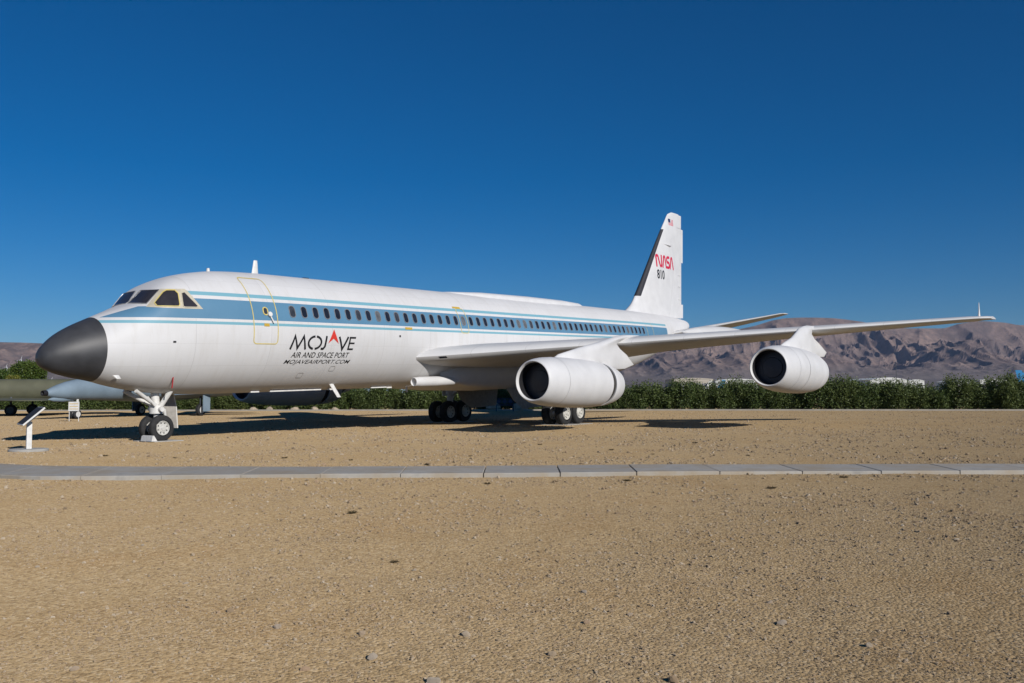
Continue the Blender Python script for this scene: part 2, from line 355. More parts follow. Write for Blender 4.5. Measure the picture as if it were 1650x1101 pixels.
def slab_mat(k):
    m, N, K, P = newmat('footpath_concrete'); tc = N.new('ShaderNodeTexCoord'); v = tc.outputs['Object']
    a = noise(N, K, v, 1.4, 6, .65); b = noise(N, K, v, 9, 6, .7); c = mix(N, K, b, (.36 * k, .34 * k, .30 * k), (.46 * k, .43 * k, .375 * k))
    c = mix(N, K, mth(N, K, 'MULTIPLY', ramp(N, K, a, [(.42, (0, 0, 0)), (.66, (1, 1, 1))]), .65), c, (.36, .275, .17))
    c = mix(N, K, mth(N, K, 'MULTIPLY', ramp(N, K, a, [(.30, (1, 1, 1)), (.42, (0, 0, 0))]), .5), c, (.20, .19, .175)); K.new(c, P.inputs['Base Color']); P.inputs['Roughness'].default_value = .92
    bp = N.new('ShaderNodeBump'); bp.inputs['Strength'].default_value = .35; bp.inputs['Distance'].default_value = .01; K.new(noise(N, K, v, 60, 5), bp.inputs['Height']); K.new(bp.outputs[0], P.inputs['Normal']); return m
slab_mats = [slab_mat(k) for k in (.93, 1.0, 1.06, .97)]
path_poly = []
for k in range(len(jf) - 1):
    old = jf[k + 1] <= 660
    gap = .006 if old else .016
    top = []; n = 5
    fa, fb, na_, nb = jf[k], jf[k + 1], jn[k], jn[k + 1]
    Fr = [pix_ground(fa + (fb - fa) * i / (n - 1), yfar(fa + (fb - fa) * i / (n - 1)), SLAB_T) for i in range(n)]
    Nr = [pix_ground(na_ + (nb - na_) * i / (n - 1), ynear(na_ + (nb - na_) * i / (n - 1)), SLAB_T) for i in range(n)]
    path_poly.append((Fr, Nr))
    def ins(a, b): d = b - a; return a + d / np.linalg.norm(d) * gap / 2
    Fr = list(Fr); Nr = list(Nr)
    Fr[0], Fr[-1] = ins(Fr[0], Fr[1]), ins(Fr[-1], Fr[-2]); Nr[0], Nr[-1] = ins(Nr[0], Nr[1]), ins(Nr[-1], Nr[-2])
    tilt = random.uniform(-.004, .004)
    ring = Nr + Fr[::-1]; ring = [p + np.array([0, 0, tilt]) for p in ring]
    c = sum(ring) / len(ring)
    bev = [c + (p - c) * (1 - .010) for p in ring]; m_ = len(ring)
    V = [p - prx for p in bev] + [p - np.array([0, 0, .010]) - prx for p in ring] + [np.array([p[0], p[1], -.10]) - prx for p in ring]
    F = [tuple(range(m_))] + [(i + m_, (i + 1) % m_ + m_, (i + 1) % m_, i) for i in range(m_)] + [(i + 2 * m_, (i + 1) % m_ + 2 * m_, (i + 1) % m_ + m_, i + m_) for i in range(m_)]
    obj('concrete_slab', V, F, slab_mats[k % 4], path_root, smooth=False)
def on_path(x, y, pad=.06):
    """boolean mask: points lying on the footpath"""
    d = np.stack([np.asarray(x) - CAMP[0], np.asarray(y) - CAMP[1]], 1); dep = d @ FH[:2]; lat = d @ RH[:2]
    lats = []; f_ = []; n_ = []
    for Fr, Nr in path_poly:
        for a in Fr: f_.append(((a - CAMP) @ RH, (a - CAMP) @ FH))
        for a in Nr: n_.append(((a - CAMP) @ RH, (a - CAMP) @ FH))
    f_.sort(); n_.sort(); f_ = np.array(f_); n_ = np.array(n_)
    return (dep < np.interp(lat, f_[:, 0], f_[:, 1]) + pad) & (dep > np.interp(lat, n_[:, 0], n_[:, 1]) - pad)

# kerb along the foot of the hedge
hl = [(-62, 77), (-40, 74.5), (-22, 72), (8.6, 67.5), (33, 62), (60, 56)]
hline = pchip([p[0] for p in hl], [p[1] for p in hl])
KV = []; KF = []
ks = np.linspace(-60, 58, 60)
for i, x in enumerate(ks):
    a = cam_pt(x, hline(x) - 1.55); b = cam_pt(x, hline(x) - 1.30)
    KV += [(*a[:2], -.1), (*a[:2], .10), (*b[:2], .10), (*b[:2], -.1)]
    if i: q = (i - 1) * 4; KF += [(q, q + 4, q + 5, q + 1), (q + 1, q + 5, q + 6, q + 2), (q + 2, q + 6, q + 7, q + 3)]
tag(obj('kerb', KV, KF, M['kerb'], smooth=False), kind='structure')

# ================================================================== the airliner
PL = empty('jet_airliner', (SM, 0, 0)); PL.rotation_euler = (0, PITCH, 0)
tag(PL, 'large white four-engine jet airliner with blue window stripe and charcoal nose cone', 'airliner')
FS = [0.0, .06, .2, .45, .8, 1.42, 1.77, 2.14, 2.5, 2.68, 2.88, 3.1, 3.45, 3.8, 4.37, 5.13, 6.0, 7.0, 26.5, 29, 31, 33, 35, 36.5, 38, 39.3, 40.2, 40.6]
ZT = [-.83, -.62, -.44, -.215, .0, .285, .43, .575, .72, .91, 1.13, 1.28, 1.45, 1.575, 1.71, 1.82, 1.87, 1.89, 1.89, 1.885, 1.88, 1.87, 1.85, 1.82, 1.76, 1.67, 1.58, 1.42]
ZB = [-.83, -1.0, -1.10, -1.21, -1.31, -1.44, -1.54, -1.63, -1.70, -1.73, -1.76, -1.79, -1.82, -1.845, -1.87, -1.885, -1.89, -1.89, -1.89, -1.74, -1.46, -1.06, -.55, -.14, .30, .70, .98, 1.14]
HW = [.0, .19, .33, .49, .65, .86, .97, 1.08, 1.19, 1.24, 1.30, 1.36, 1.43, 1.50, 1.59, 1.67, 1.72, 1.755, 1.755, 1.74, 1.68, 1.54, 1.31, 1.09, .81, .53, .32, .14]
ZC = [-.83, -.81, -.78, -.74, -.68, -.57, -.49, -.42, -.35, -.31, -.27, -.23, -.18, -.13, -.08, -.03, 0, 0, 0, .05, .15, .32, .55, .72, .92, 1.1, 1.24, 1.28]
fpe = pchip([0, 1.5, 2.0, 2.45, 2.9, 3.3, 4.0, 5.0, 6.0, 41], [2, 2.05, 2.5, 3.4, 3.5, 3.0, 2.45, 2.12, 2, 2])
fzt, fzb, fhw, fzc = pchip(FS, ZT), pchip(FS, ZB), pchip(FS, HW), pchip(FS, ZC)
def hull_y(s, z):
    zc = fzc(s); h = np.where(z > zc, fzt(s) - zc, zc - fzb(s)); p = np.where(z > zc, fpe(s), 2.0); return fhw(s) * np.clip(1 - np.abs((z - zc) / h) ** p, 0, 1) ** (1 / p)
def hull_in(p):
    s, y, z = p
    if s <= 0 or s >= 40.6: return False
    return abs(y) < hull_y(s, z) and fzb(s) < z < fzt(s)
def hull_pt(s, z, off=0.0, side=1):
    e = 1e-3; y = float(hull_y(s, z)); n = np.array([-(float(hull_y(s + e, z)) - y) / e, 1.0, -(float(hull_y(s, z + e)) - y) / e]); n /= np.linalg.norm(n)
    p = np.array([s, y, z]) + n * off; p[1] *= side; return p
def hull_ray(px, py, off=0.0):
    o = to_plane(CAMP); d = to_plane(wray(px, py), True); t = 14.0
    while t < 60 and not hull_in(o + d * t): t += .05
    if t >= 60: return None
    a, b = t - .05, t
    for _ in range(24):
        m = (a + b) / 2
        if hull_in(o + d * m): b = m
        else: a = m
    p = o + d * a
    if p[1] > 0.02: q = hull_pt(p[0], p[2], off)
    else: q = p.copy(); q[2] += off
    return q
SEAM = 1.40                                                  # radome joint
def hull_mesh(s_arr, n=96, cap=False):
    V = []; F = []
    for s in s_arr:
        zc, zt, zb, hw = float(fzc(s)), float(fzt(s)), float(fzb(s)), float(fhw(s))
        for k in range(n):
            t = 2 * math.pi * k / n; sn = math.sin(t); cs = math.cos(t); e = 2 / float(fpe(s)) if sn > 0 else 1.0; V.append((s, hw * math.copysign(abs(cs) ** e, cs), zc + math.copysign(abs(sn) ** e, sn) * ((zt - zc) if sn > 0 else (zc - zb))))
    for j in range(len(s_arr) - 1):
        for k in range(n): F.append((j * n + k, (j + 1) * n + k, (j + 1) * n + (k + 1) % n, j * n + (k + 1) % n))
    if cap: F.append(tuple(range((len(s_arr) - 1) * n, len(s_arr) * n)))
    return LL(V), F
sa = np.concatenate([np.linspace(SEAM + .006, 7, 110), np.linspace(7.6, 26, 24), np.linspace(26.6, 40.6, 50)])
V, F = hull_mesh(sa, cap=True); fus = obj('fuselage', V, F, M['livery'], PL)
V, F = hull_mesh(np.concatenate([1.40 * np.linspace(0.004, 1, 40) ** 2])); obj('nose_cone', V, F, M['radome'], PL)['label'] = 'charcoal grey nose cone'
# joint ring behind the nose cone, dark recess
V, F = hull_mesh(np.linspace(SEAM - .01, SEAM + .02, 3)); V = np.array(V); V[:, 1:] = V[:, 1:]
cz_ = float(fzc(SEAM)) - ZG; V[:, 1] *= .992; V[:, 2] = cz_ + (V[:, 2] - cz_) * .992; obj('nose_joint', V, F, M['slot'], PL)

# ---- decals and strips on the skin
def skin_strip(pts, wdt, mat, name, off=.005, closed=False, parent=PL, side=1, step=.06):
    """a painted line following (s,z) points on the port skin"""
    P = []
    n = len(pts)
    for i in range(n if closed else n - 1):
        a, b = np.array(pts[i], float), np.array(pts[(i + 1) % n], float); m = max(1, int(np.linalg.norm(b - a) / step))
        P += [a + (b - a) * k / m for k in range(m)]
    if not closed: P.append(np.array(pts[-1], float))
    V = []; F = []; N_ = len(P)
    for i, p in enumerate(P):
        a = P[i - 1] if (i or closed) else p; b = P[(i + 1) % N_] if (i < N_ - 1 or closed) else p
        d = b - a; d /= np.linalg.norm(d) + 1e-9; nrm = np.array([-d[1], d[0]])
        k_ = max(.35, abs(fhw(p[0]) and 1))
        for sg in (-1, 1): V.append(hull_pt(*(p + nrm * sg * wdt / 2), off, side))
    for i in range(N_ if closed else N_ - 1): j = (i + 1) % N_; F.append((2 * i, 2 * j, 2 * j + 1, 2 * i + 1))
    return obj(name, LL(V), F, mat, parent)
def ribbon(pts, wdt, cap=True):
    """flat mitred ribbon through 2D points"""
    P = [np.array(p, float) for p in pts]; V = []; F = []
    for i, p in enumerate(P):
        d0 = P[i] - P[i - 1] if i else P[1] - P[0]; d1 = P[i + 1] - P[i] if i < len(P) - 1 else P[i] - P[i - 1]
        d0 /= np.linalg.norm(d0); d1 /= np.linalg.norm(d1); t = d0 + d1; t /= np.linalg.norm(t) + 1e-9
        nrm = np.array([-t[1], t[0]]); k = wdt / 2 / max(.45, nrm @ np.array([-d0[1], d0[0]]))
        V += [p + nrm * k, p - nrm * k]
    for i in range(len(P) - 1): F.append((2 * i, 2 * i + 2, 2 * i + 3, 2 * i + 1))
    return V, F
def join2(parts):
    V = []; F = []
    for v, f in parts: n = len(V); V += list(v); F += [tuple(i + n for i in q) for q in f]
    return V, F
def text2d(body, shear=0.0, sx=1.0, height=1.0, spacing=1.0, bold=.012):
    cu = bpy.data.curves.new('t', 'FONT'); cu.body = body; cu.shear = shear; cu.resolution_u = 3; cu.space_character = spacing; cu.offset = bold
    o = bpy.data.objects.new('t', cu); COL.objects.link(o); dg = bpy.context.evaluated_depsgraph_get(); dg.update()
    me = o.evaluated_get(dg).to_mesh(); V = np.array([(v.co.x, v.co.y) for v in me.vertices]); F = [tuple(p.vertices) for p in me.polygons]
    o.evaluated_get(dg).to_mesh_clear(); bpy.data.objects.remove(o); bpy.data.curves.remove(cu)
    V[:, 0] -= V[:, 0].min(); V[:, 1] -= V[:, 1].min(); V *= height / V[:, 1].max(); V[:, 0] *= sx
    return V, F
def fine2d(V, F, mx=.07):
    bm = bmesh.new(); vs = [bm.verts.new((float(p[0]), float(p[1]), 0)) for p in V]
    for f in F:
        try: bm.faces.new([vs[i] for i in f])
        except ValueError: pass
    bmesh.ops.triangulate(bm, faces=bm.faces[:])
    for _ in range(5):
        e = [x for x in bm.edges if x.calc_length() > mx]
        if not e: break
        bmesh.ops.subdivide_edges(bm, edges=e, cuts=1); bmesh.ops.triangulate(bm, faces=[f for f in bm.faces if len(f.verts) > 3])
    bm.verts.index_update(); V = [(v.co.x, v.co.y) for v in bm.verts]; F = [tuple(v.index for v in f.verts) for f in bm.faces]; bm.free(); return V, F
def skin_text(name, V, F, s0, z0, mat, wid=None, off=.006):
    V, F = fine2d(V, F); V = np.array(V, float)
    if wid: V[:, 0] *= wid / (V[:, 0].max() - V[:, 0].min())
    me_in = [hull_pt(s0 + u, z0 + v, off) for u, v in V]
    return obj(name, LL(me_in), F, mat, PL, smooth=False)

# the big airport lettering
LW = .074
parts = []
parts.append(ribbon([(.03, 0), (.19, .41), (.31, .035), (.54, .41), (.635, 0)], LW))
for a0, a1 in ((95, 262), (278, 442)):
    t = np.radians(np.linspace(a0, a1, 22)); parts.append(ribbon([(1.01 + .265 * math.cos(x) + .02 * math.sin(x), .22 + .195 * math.sin(x)) for x in t], LW * .95))
parts.append(ribbon([(1.28, .03), (1.38, .03), (1.445, .10), (1.495, .44)], LW))
parts.append(ribbon([(2.05, .43), (2.21, .02), (2.45, .43)], LW))
E_ = [(2.50, 0), (2.76, 0), (2.775, .058), (2.575, .058), (2.598, .195), (2.80, .195), (2.81, .25), (2.606, .25), (2.625, .375), (2.85, .375), (2.86, .435), (2.575, .435)]
E_ = [(a - .06, b) for a, b in E_]
parts.append((E_, [(0, 1, 2, 3), (0, 3, 4, 7, 8, 11), (4, 5, 6, 7), (8, 9, 10, 11)]))
for nm, (V, F) in zip(('letter_m', 'letter_o', 'letter_o', 'letter_j', 'letter_v', 'letter_e'), parts): skin_text(nm, V, F, 6.80, -.575, M['ink'])
V = [(1.80, .66), (2.03, .20), (1.795, .36), (1.57, .20)]; skin_text('lettering_arrow', V, [(0, 2, 1), (0, 3, 2)], 6.80, -.575, M['red'], off=.008)
V, F = text2d('AIR AND SPACE PORT', shear=.22, height=.175, bold=.008); skin_text('lettering_air_and_space_port', V, F, 6.93, -.83, M['ink'], wid=2.46)
V, F = text2d('MOJAVEAIRPORT.COM', shear=.35, height=.165, bold=.004); skin_text('lettering_web_address', V, F, 6.72, -1.055, M['ink'], wid=2.80)

# ---- cabin windows
def rrect(wd, ht, r, n=5):
    P = []
    for cx, cy, a in ((wd / 2 - r, ht / 2 - r, 0), (-wd / 2 + r, ht / 2 - r, 90), (-wd / 2 + r, -ht / 2 + r, 180), (wd / 2 - r, -ht / 2 + r, 270)):
        for k in range(n): t = math.radians(a + 90 * k / (n - 1)); P.append((cx + r * math.cos(t), cy + r * math.sin(t)))
    return np.array(P)
def skin_window(s0, z0, wd, ht, r, glass, name='cabin_window', fmat=None, rim=.024, side=1):
    I = rrect(wd, ht, r); O = rrect(wd + 2 * rim, ht + 2 * rim, r + rim); n = len(I)
    V = [hull_pt(s0 + a, z0 + b, .002, side) for a, b in O] + [hull_pt(s0 + a * .985, z0 + b * .985, .014, side) for a, b in O] + [hull_pt(s0 + a, z0 + b, .014, side) for a, b in I] + [hull_pt(s0 + a, z0 + b, .001, side) for a, b in I]
    F = [(k * n + i, k * n + (i + 1) % n, (k + 1) * n + (i + 1) % n, (k + 1) * n + i) for k in range(3) for i in range(n)]
    fr = obj(name, LL(V), F, fmat or M['frame'], PL, auto=40)
    Pn = [hull_pt(s0, z0, .004, side)] + [hull_pt(s0 + a * .5, z0 + b * .5, .004, side) for a, b in I] + [hull_pt(s0 + a, z0 + b, .004, side) for a, b in I]
    PF = [(0, 1 + i, 1 + (i + 1) % n) for i in range(n)] + [(1 + i, 1 + n + i, 1 + n + (i + 1) % n, 1 + (i + 1) % n) for i in range(n)]
    obj('pane', LL(Pn), PF, glass, fr); return fr
pale = {0: 'glass_mid', 6: 'glass_mid', 8: 'glass_shade', 10: 'glass_mid', 18: 'glass_shade', 26: 'glass_shade', 27: 'glass_shade', 28: 'glass_mid', 32: 'glass_shade', 34: 'glass_mid', 40: 'glass_mid', 42: 'glass_shade', 43: 'glass_mid', 45: 'glass_mid', 47: 'glass_shade', 48: 'glass_mid'}
for i in range(52):
    s = 6.942 + .476 * i; skin_window(s, .590 + .003 * (s - 8), .205, .335, .085, M[pale.get(i, 'glass')])

# ---- doors: raised yellow outline, handle, placards
def door(name, s0, s1, z0, z1, r=.12, wdt=.030):
    c = ((s0 + s1) / 2, (z0 + z1) / 2); P = rrect(s1 - s0, z1 - z0, r, 5) + np.array(c)
    return skin_strip([tuple(p) for p in P], wdt, M['yellow'], name, off=.007, closed=True)
d1 = door('passenger_door_outline', 5.47, 6.33, -.42, 1.60, .10)
skin_window(5.93, .56, .13, .19, .06, M['glass_mid'], 'door_window', M['yellow'], rim=.035)
mb = MB(); p = hull_pt(6.05, .46, .03); p2 = hull_pt(6.16, .20, .05)
mb.tube(LL([p])[0], LL([p2])[0], .022); mb.tube(LL([hull_pt(6.05, .46, 0)])[0], LL([hull_pt(6.05, .46, .07)])[0], .075, n=16); mb.build('door_handle', M['gearwhite'], PL)
def placard(s0, s1, z0, z1, mat=None, name='placard', off=.010):
    V = [hull_pt(s0 + (s1 - s0) * i / 3, z, off) for z in (z0, (z0 + z1) / 2, z1) for i in range(4)]
    return obj(name, LL(V), [(j * 4 + i, j * 4 + i + 1, j * 4 + i + 5, j * 4 + i + 4) for j in range(2) for i in range(3)], mat or M['placard'], PL)
placard(5.83, 6.02, .10, .19); placard(12.05, 12.42, .18, .26); placard(15.15, 15.62, 1.10, 1.17)
door('overwing_exit_outline', 15.28, 15.76, .14, 1.10, .10, .028)
skin_strip([(31.72, .30), (31.72, .95)], .03, M['yellow'], 'rear_door_line'); skin_strip([(32.55, .10), (32.55, 1.1)], .03, M['yellow'], 'rear_door_line')
placard(3.02, 3.10, -.42, -.37, M['ink'], 'static_port'); placard(11.72, 11.80, -.10, -.03, M['slot'], 'static_port')
for s_, z_ in ((8.85, -1.18), (7.62, -1.38)): skin_strip([tuple(q + np.array((s_, z_))) for q in rrect(.22, .15, .03, 3)], .012, M['frame'], 'service_hatch', closed=True)

# ---- cockpit windows, patches let into the skin (outline seen in the photograph, carried onto the hull)
def zp(v): return [(120 + a / 6.875, 430 + b / 6.875) for a, b in v]
paneB = zp([(598, 404), (735, 270), (938, 258), (800, 408)])
paneC = zp([(892, 400), (985, 285), (1020, 266), (1105, 266), (1142, 300), (1160, 420), (1150, 434), (920, 432)])
paneD = zp([(1188, 298), (1215, 288), (1362, 436), (1350, 446), (1225, 444), (1206, 436)])
surround = zp([(792, 446), (952, 246), (1215, 246), (1250, 268), (1425, 470), (1190, 462)])
def dens(poly, step=2.0):
    o = []
    for i, a in enumerate(poly):
        a = np.array(a); b = np.array(poly[(i + 1) % len(poly)]); m = max(1, int(np.linalg.norm(b - a) / step)); o += [a + (b - a) * k / m for k in range(m)]
    return o
def skin_patch(name, poly, mat, off, parent, rings=(1, .8, .6, .4, .2), both=True, thick=0.0):
    P = dens(poly); c = sum(P) / len(P); n = len(P); V = []
    for k in rings:
        for p in P: V.append(hull_ray(*(c + (p - c) * k), off))
    V.append(hull_ray(*c, off)); m = len(rings)
    F = [(j * n + i, j * n + (i + 1) % n, (j + 1) * n + (i + 1) % n, (j + 1) * n + i) for j in range(m - 1) for i in range(n)]
    F += [((m - 1) * n + i, (m - 1) * n + (i + 1) % n, m * n) for i in range(n)]
    V = np.array(V); o = obj(name, LL(V), F, mat, parent)
    if both: W = V.copy(); W[:, 1] *= -1; obj(name, LL(W), F, mat, parent)
    return o
def skin_frame(name, poly, wpx, mat, off, parent):
    P = dens(poly); c = sum(P) / len(P); n = len(P); V = []
    O = [c + (p - c) * (1 + wpx / np.linalg.norm(p - c)) for p in P]
    V = [hull_ray(*p, .004) for p in O] + [hull_ray(*p, off) for p in O] + [hull_ray(*p, off) for p in P] + [hull_ray(*p, .004) for p in P]
    F = [(k * n + i, k * n + (i + 1) % n, (k + 1) * n + (i + 1) % n, (k + 1) * n + i) for k in range(3) for i in range(n)]
    for sg in (1, -1):
        W = np.array(V); W[:, 1] *= sg; obj(name, LL(W), F, mat, parent, auto=50)
skin_patch('cockpit_surround', surround, M['cream'], .006, PL)
for nm, poly, wpx in (('windshield_pane', paneB, .8), ('cockpit_side_pane', paneC, 1.5), ('cockpit_rear_pane', paneD, 1.0)):
    skin_patch(nm, poly, M['cockpit_glass'], .012, PL); skin_frame('cockpit_window_frame', poly, wpx, {'cockpit_side_pane': M['yellow'], 'windshield_pane': M['frame']}.get(nm, M['cream']), .022, PL)

# ---- aerofoil lofts
def afoil(n=14, t=.11, camber=.012):
    x = .5 * (1 - np.cos(np.linspace(0, np.pi, n))); yt = 5 * t * (.2969 * np.sqrt(x) - .126 * x - .3516 * x ** 2 + .2843 * x ** 3 - .1020 * x ** 4); yc = camber * 4 * x * (1 - x)
    return np.concatenate([np.stack([x, yc + yt], 1)[::-1], np.stack([x, yc - yt * .72], 1)[1:]])
def loft(name, secs, mat, parent, side=1, vertical=False, tip=True, extra=None):
    """secs: (s_le, span, z_le, chord, t/c, twist)"""
    V = []; F = []; 
    for (sl, yy, zl, ch, tc, tw) in secs:
        A = afoil(16, tc)
        for x, z in A:
            X = x * ch; Z = z * ch; ct, st = math.cos(tw), math.sin(tw)
            if extra and z < .5 * .012: Z -= extra(yy, x)
            V.append((sl + X * ct + Z * st, yy * side, zl - X * st + Z * ct))
    n = len(afoil(16))
    for j in range(len(secs) - 1):
        for i in range(n - 1): F.append((j * n + i, j * n + i + 1, (j + 1) * n + i + 1, (j + 1) * n + i))
    if tip: F.append(tuple(range((len(secs) - 1) * n, len(secs) * n)))
    return obj(name, LL(V), F, mat, parent, auto=50)
def le_s(y): return 13.07 + .905 * (y - 1.75) - .16 * max(0, 2.5 - y) ** 1.5
def te_s(y): return 22.7 + (.16 * (y - 1.75)) if y < 6.6 else 22.7 + .16 * 4.85 + .600 * (y - 6.6)
def wz(y): return -.79 + .0705 * (y - 1.75)
def root_depth(y, x): return 0.0 * max(0, 1 - (y - 1.2) / 3.4) ** 1.3 * float(np.interp(x, [0, .02, .20, .55, 1], [0, .05, 1, 1, 0]))
def wsec(y, grow=0):
    tc = np.interp(y, [1, 1.75, 2.5, 4, 12, 18.3], [.07, .095, .105, .102, .09, .08]); tw = np.interp(y, [1, 7, 18.3], [.052, .03, .0])
    return (le_s(y), y, wz(y), te_s(y) - le_s(y), tc, tw)
ys = [.9, 1.3, 1.55, 1.75, 2.1, 2.6, 3.6, 4.8, 6.0, 6.6, 7.4, 8.6, 10, 11.6, 13.2, 15, 16.6, 17.6]
tips = [(17.95, .05, 2.25), (18.2, .20, 2.05), (18.34, .48, 1.65)]
for sd in (1, -1):
    secs = [wsec(y) for y in ys]
    for y, add, ch in tips: secs.append((le_s(y) + add, y, wz(y), ch, .075, 0))
    wg = loft('wing', secs, M['wingskin'], PL, sd, extra=root_depth)
    # underside seams: aileron and flap gaps as thin dark recess strips
    for (y0, y1, fr) in ((8.9, 12.0, .76), (13.9, 17.0, .74)):
        V = []
        for yy in np.linspace(y0, y1, 8):
            sl, _, zl, ch, tc, tw = wsec(yy)
            for x in (fr, fr + .035 / ch):
                A = afoil(60, tc); lo = A[59:]; zz_ = np.interp(x, lo[:, 0], lo[:, 1]); X = x * ch; Z = zz_ * ch - .004
                V.append((sl + X * math.cos(tw) + Z * math.sin(tw), yy * sd, zl - X * math.sin(tw) + Z * math.cos(tw)))
        obj('flap_seam', LL(V), [(2 * i, 2 * i + 2, 2 * i + 3, 2 * i + 1) for i in range(7)], M['slot'], PL)
    # static wick mast near the tip
    mb = MB(); yy = 17.9; s0 = le_s(yy) + .9; z0 = wz(yy) + .06
    mb.tube(L(s0, yy * sd, z0), L(s0 + .10, yy * sd, z0 + .28), .055, .028); mb.tube(L(s0 + .10, yy * sd, z0 + .28), L(s0 + .13, yy * sd, z0 + .62), .028, .010); mb.build('wing_tip_mast', M['gearwhite'], PL)
    # root fillet and landing light
    mb = MB(); e = []
    for k, (s_, hw, zt, zb) in enumerate(((14.6, .02, -1.4, -1.5), (15.4, .25, -1.1, -1.80), (16.2, .42, -.85, -1.95), (17.2, .6, -.75, -2.04), (18.5, .75, -.75, -2.1), (20, .8, -.85, -2.1), (22.5, .6, -1.0, -2.02), (24.5, .3, -1.15, -1.8), (25.6, .02, -1.4, -1.5))):
        for j in range(20):
            t = 2 * math.pi * j / 20; yb = 1.20 + hw * math.cos(t) * .75; e.append((s_, yb * sd, (zt + zb) / 2 + (zt - zb) / 2 * math.sin(t)))
    F = [(k * 20 + j, (k + 1) * 20 + j, (k + 1) * 20 + (j + 1) % 20, k * 20 + (j + 1) % 20) for k in range(8) for j in range(20)]
    obj('wing_root_fairing', LL(e), F, M['white'], PL)
    mb = MB(); mb.lathe([(.04, .02), (.05, .13), (-.02, .145), (.0, .165), (.3, .185), (1.2, .19), (2.2, .17), (2.9, .05)], L(13.05, 1.24 * sd, -1.70), (1, 0, 0), 24); mb.build('air_scoop', M['white'], PL)
    V = []
    for yy in (2.14, 2.24, 2.34):
        sl, _, zl, ch, tc, tw = wsec(yy); A = afoil(60, tc)
        for fr_ in (-.0008, -.0105):
            x = abs(fr_); Z = float(np.interp(x, A[59:][:, 0], A[59:][:, 1])) * ch; V.append((sl + x * ch - .012, yy * sd, zl + Z - .004))
    obj('landing_light', LL(V), [(0, 2, 3, 1), (2, 4, 5, 3)], M['glass'], PL)

# belly fairing between the wings
BV = []
bst = [(12.4, .1, -1.83), (13.3, .6, -1.94), (15, 1.15, -2.06), (18, 1.5, -2.16), (21, 1.5, -2.14), (23.5, 1.2, -2.05), (25.6, .6, -1.92), (27, .1, -1.82)]
for s_, hw, zb in bst:
    for j in range(16): t = math.pi * j / 15; BV.append((s_, hw * math.cos(t), -1.35 + (zb + 1.35) * math.sin(t) ** .7))
obj('belly_fairing', LL(BV), [(k * 16 + j, (k + 1) * 16 + j, (k + 1) * 16 + j + 1, k * 16 + j + 1) for k in range(len(bst) - 1) for j in range(15)], M['white'], PL)

# ---- engines
def engine(y, sd, s0, z0, slope, slot, lab):
    ax = np.array([1, 0, -slope]); ax /= np.linalg.norm(ax); axl = (ax[0], -ax[1], ax[2]); org = L(s0, y * sd, z0)
    prof = [(.95, .575), (.45, .585), (.10, .598), (.03, .610), (.0, .630), (.012, .650), (.06, .680), (.22, .725), (.55, .775), (1.1, .815), (1.9, .84), (2.8, .842), (3.5, .825), (3.98, .79), (4.0, .74)]
    mb = MB(); mb.lathe(prof, org, axl, 48); nac = mb.build('engine_nacelle', M['white'], PL, auto=30)
    mb = MB(); mb.lathe([(.02, .611), (.0, .631), (.010, .649), (.035, .668)], np.array(org) - np.array(axl) * .004, axl, 48); mb.build('intake_lip', M['metal'] if False else M['white'], nac)
    mb = MB(); mb.lathe([(.47, .585), (.45, .52), (.45, .36), (.42, .345), (.41, .2), (.405, .002)], org, axl, 40); mb.build('intake_cover', M['intake_cover'], nac, auto=25)
    mb = MB(); mb.lathe([(.90, .570), (.45, .580), (.11, .592)], np.array(org) , axl, 48)
    mb.V = [tuple(v) for v in (np.array(mb.V) - np.array(org)) @ (np.eye(3)) + np.array(org)]; mb.build('intake_duct', M['dark'], nac)
    if slot:
        mb = MB(); mb.lathe([(3.97, .73), (4.28, .715)], org, axl, 48); mb.build('fan_exhaust_slot', M['slot'], nac)
        mb = MB(); mb.lathe([(4.27, .70), (4.26, .762), (4.30, .772), (4.6, .74), (4.95, .67), (5.15, .61), (5.14, .57), (4.7, .54)], org, axl, 48); mb.build('rear_cowl', M['white'], nac, auto=30)
    else:
        mb = MB(); mb.lathe([(3.99, .778), (4.02, .788), (4.5, .75), (4.95, .68), (5.2, .60), (5.19, .56), (4.7, .53)], org, axl, 48); mb.build('rear_cowl', M['white'], nac, auto=30)
        mb = MB(); mb.lathe([(2.0, .846), (2.012, .8475), (2.024, .846)], org, axl, 48); mb.build('cowl_seam', M['frame'], nac)
    mb = MB(); mb.lathe([(1.0, .8105), (1.006, .8125), (1.012, .812)], org, axl, 48); mb.build('cowl_seam', M['frame'], nac)
    mb = MB(); mb.lathe([(4.6, .52), (5.0, .46), (5.5, .30), (5.95, .05)], org, axl, 32); mb.build('exhaust_cone', M['slot'], nac)
    return nac
def pylon(y, sd, rows):
    """thin swept fairing from the nacelle crown up to and over the wing leading edge; rows (front, rear, z) from bottom to top"""
    V = []; F = []
    n = 12
    wid = [.12, .20, .21, .21, .20, .17, .13, .04]
    for (a, b, z), wd in zip(rows, wid):
        for j in range(2 * n):
            t = math.pi * j / n; x = .5 - .5 * math.cos(t) if j <= n else .5 - .5 * math.cos(t)
            th = wd * (max(math.sin(math.pi * min(x * 1.0, 1)), 0) ** .55) * (1 if x < .35 else (1 - .55 * (x - .35) / .65))
            V.append((a + (b - a) * x, y * sd + (th if j <= n else -th), z))
    m = 2 * n
    for k in range(len(rows) - 1):
        for j in range(m): F.append((k * m + j, k * m + (j + 1) % m, (k + 1) * m + (j + 1) % m, (k + 1) * m + j))
    F.append(tuple((len(rows) - 1) * m + j for j in range(m)))
    return obj('engine_pylon', LL(V), F, M['white'], PL)
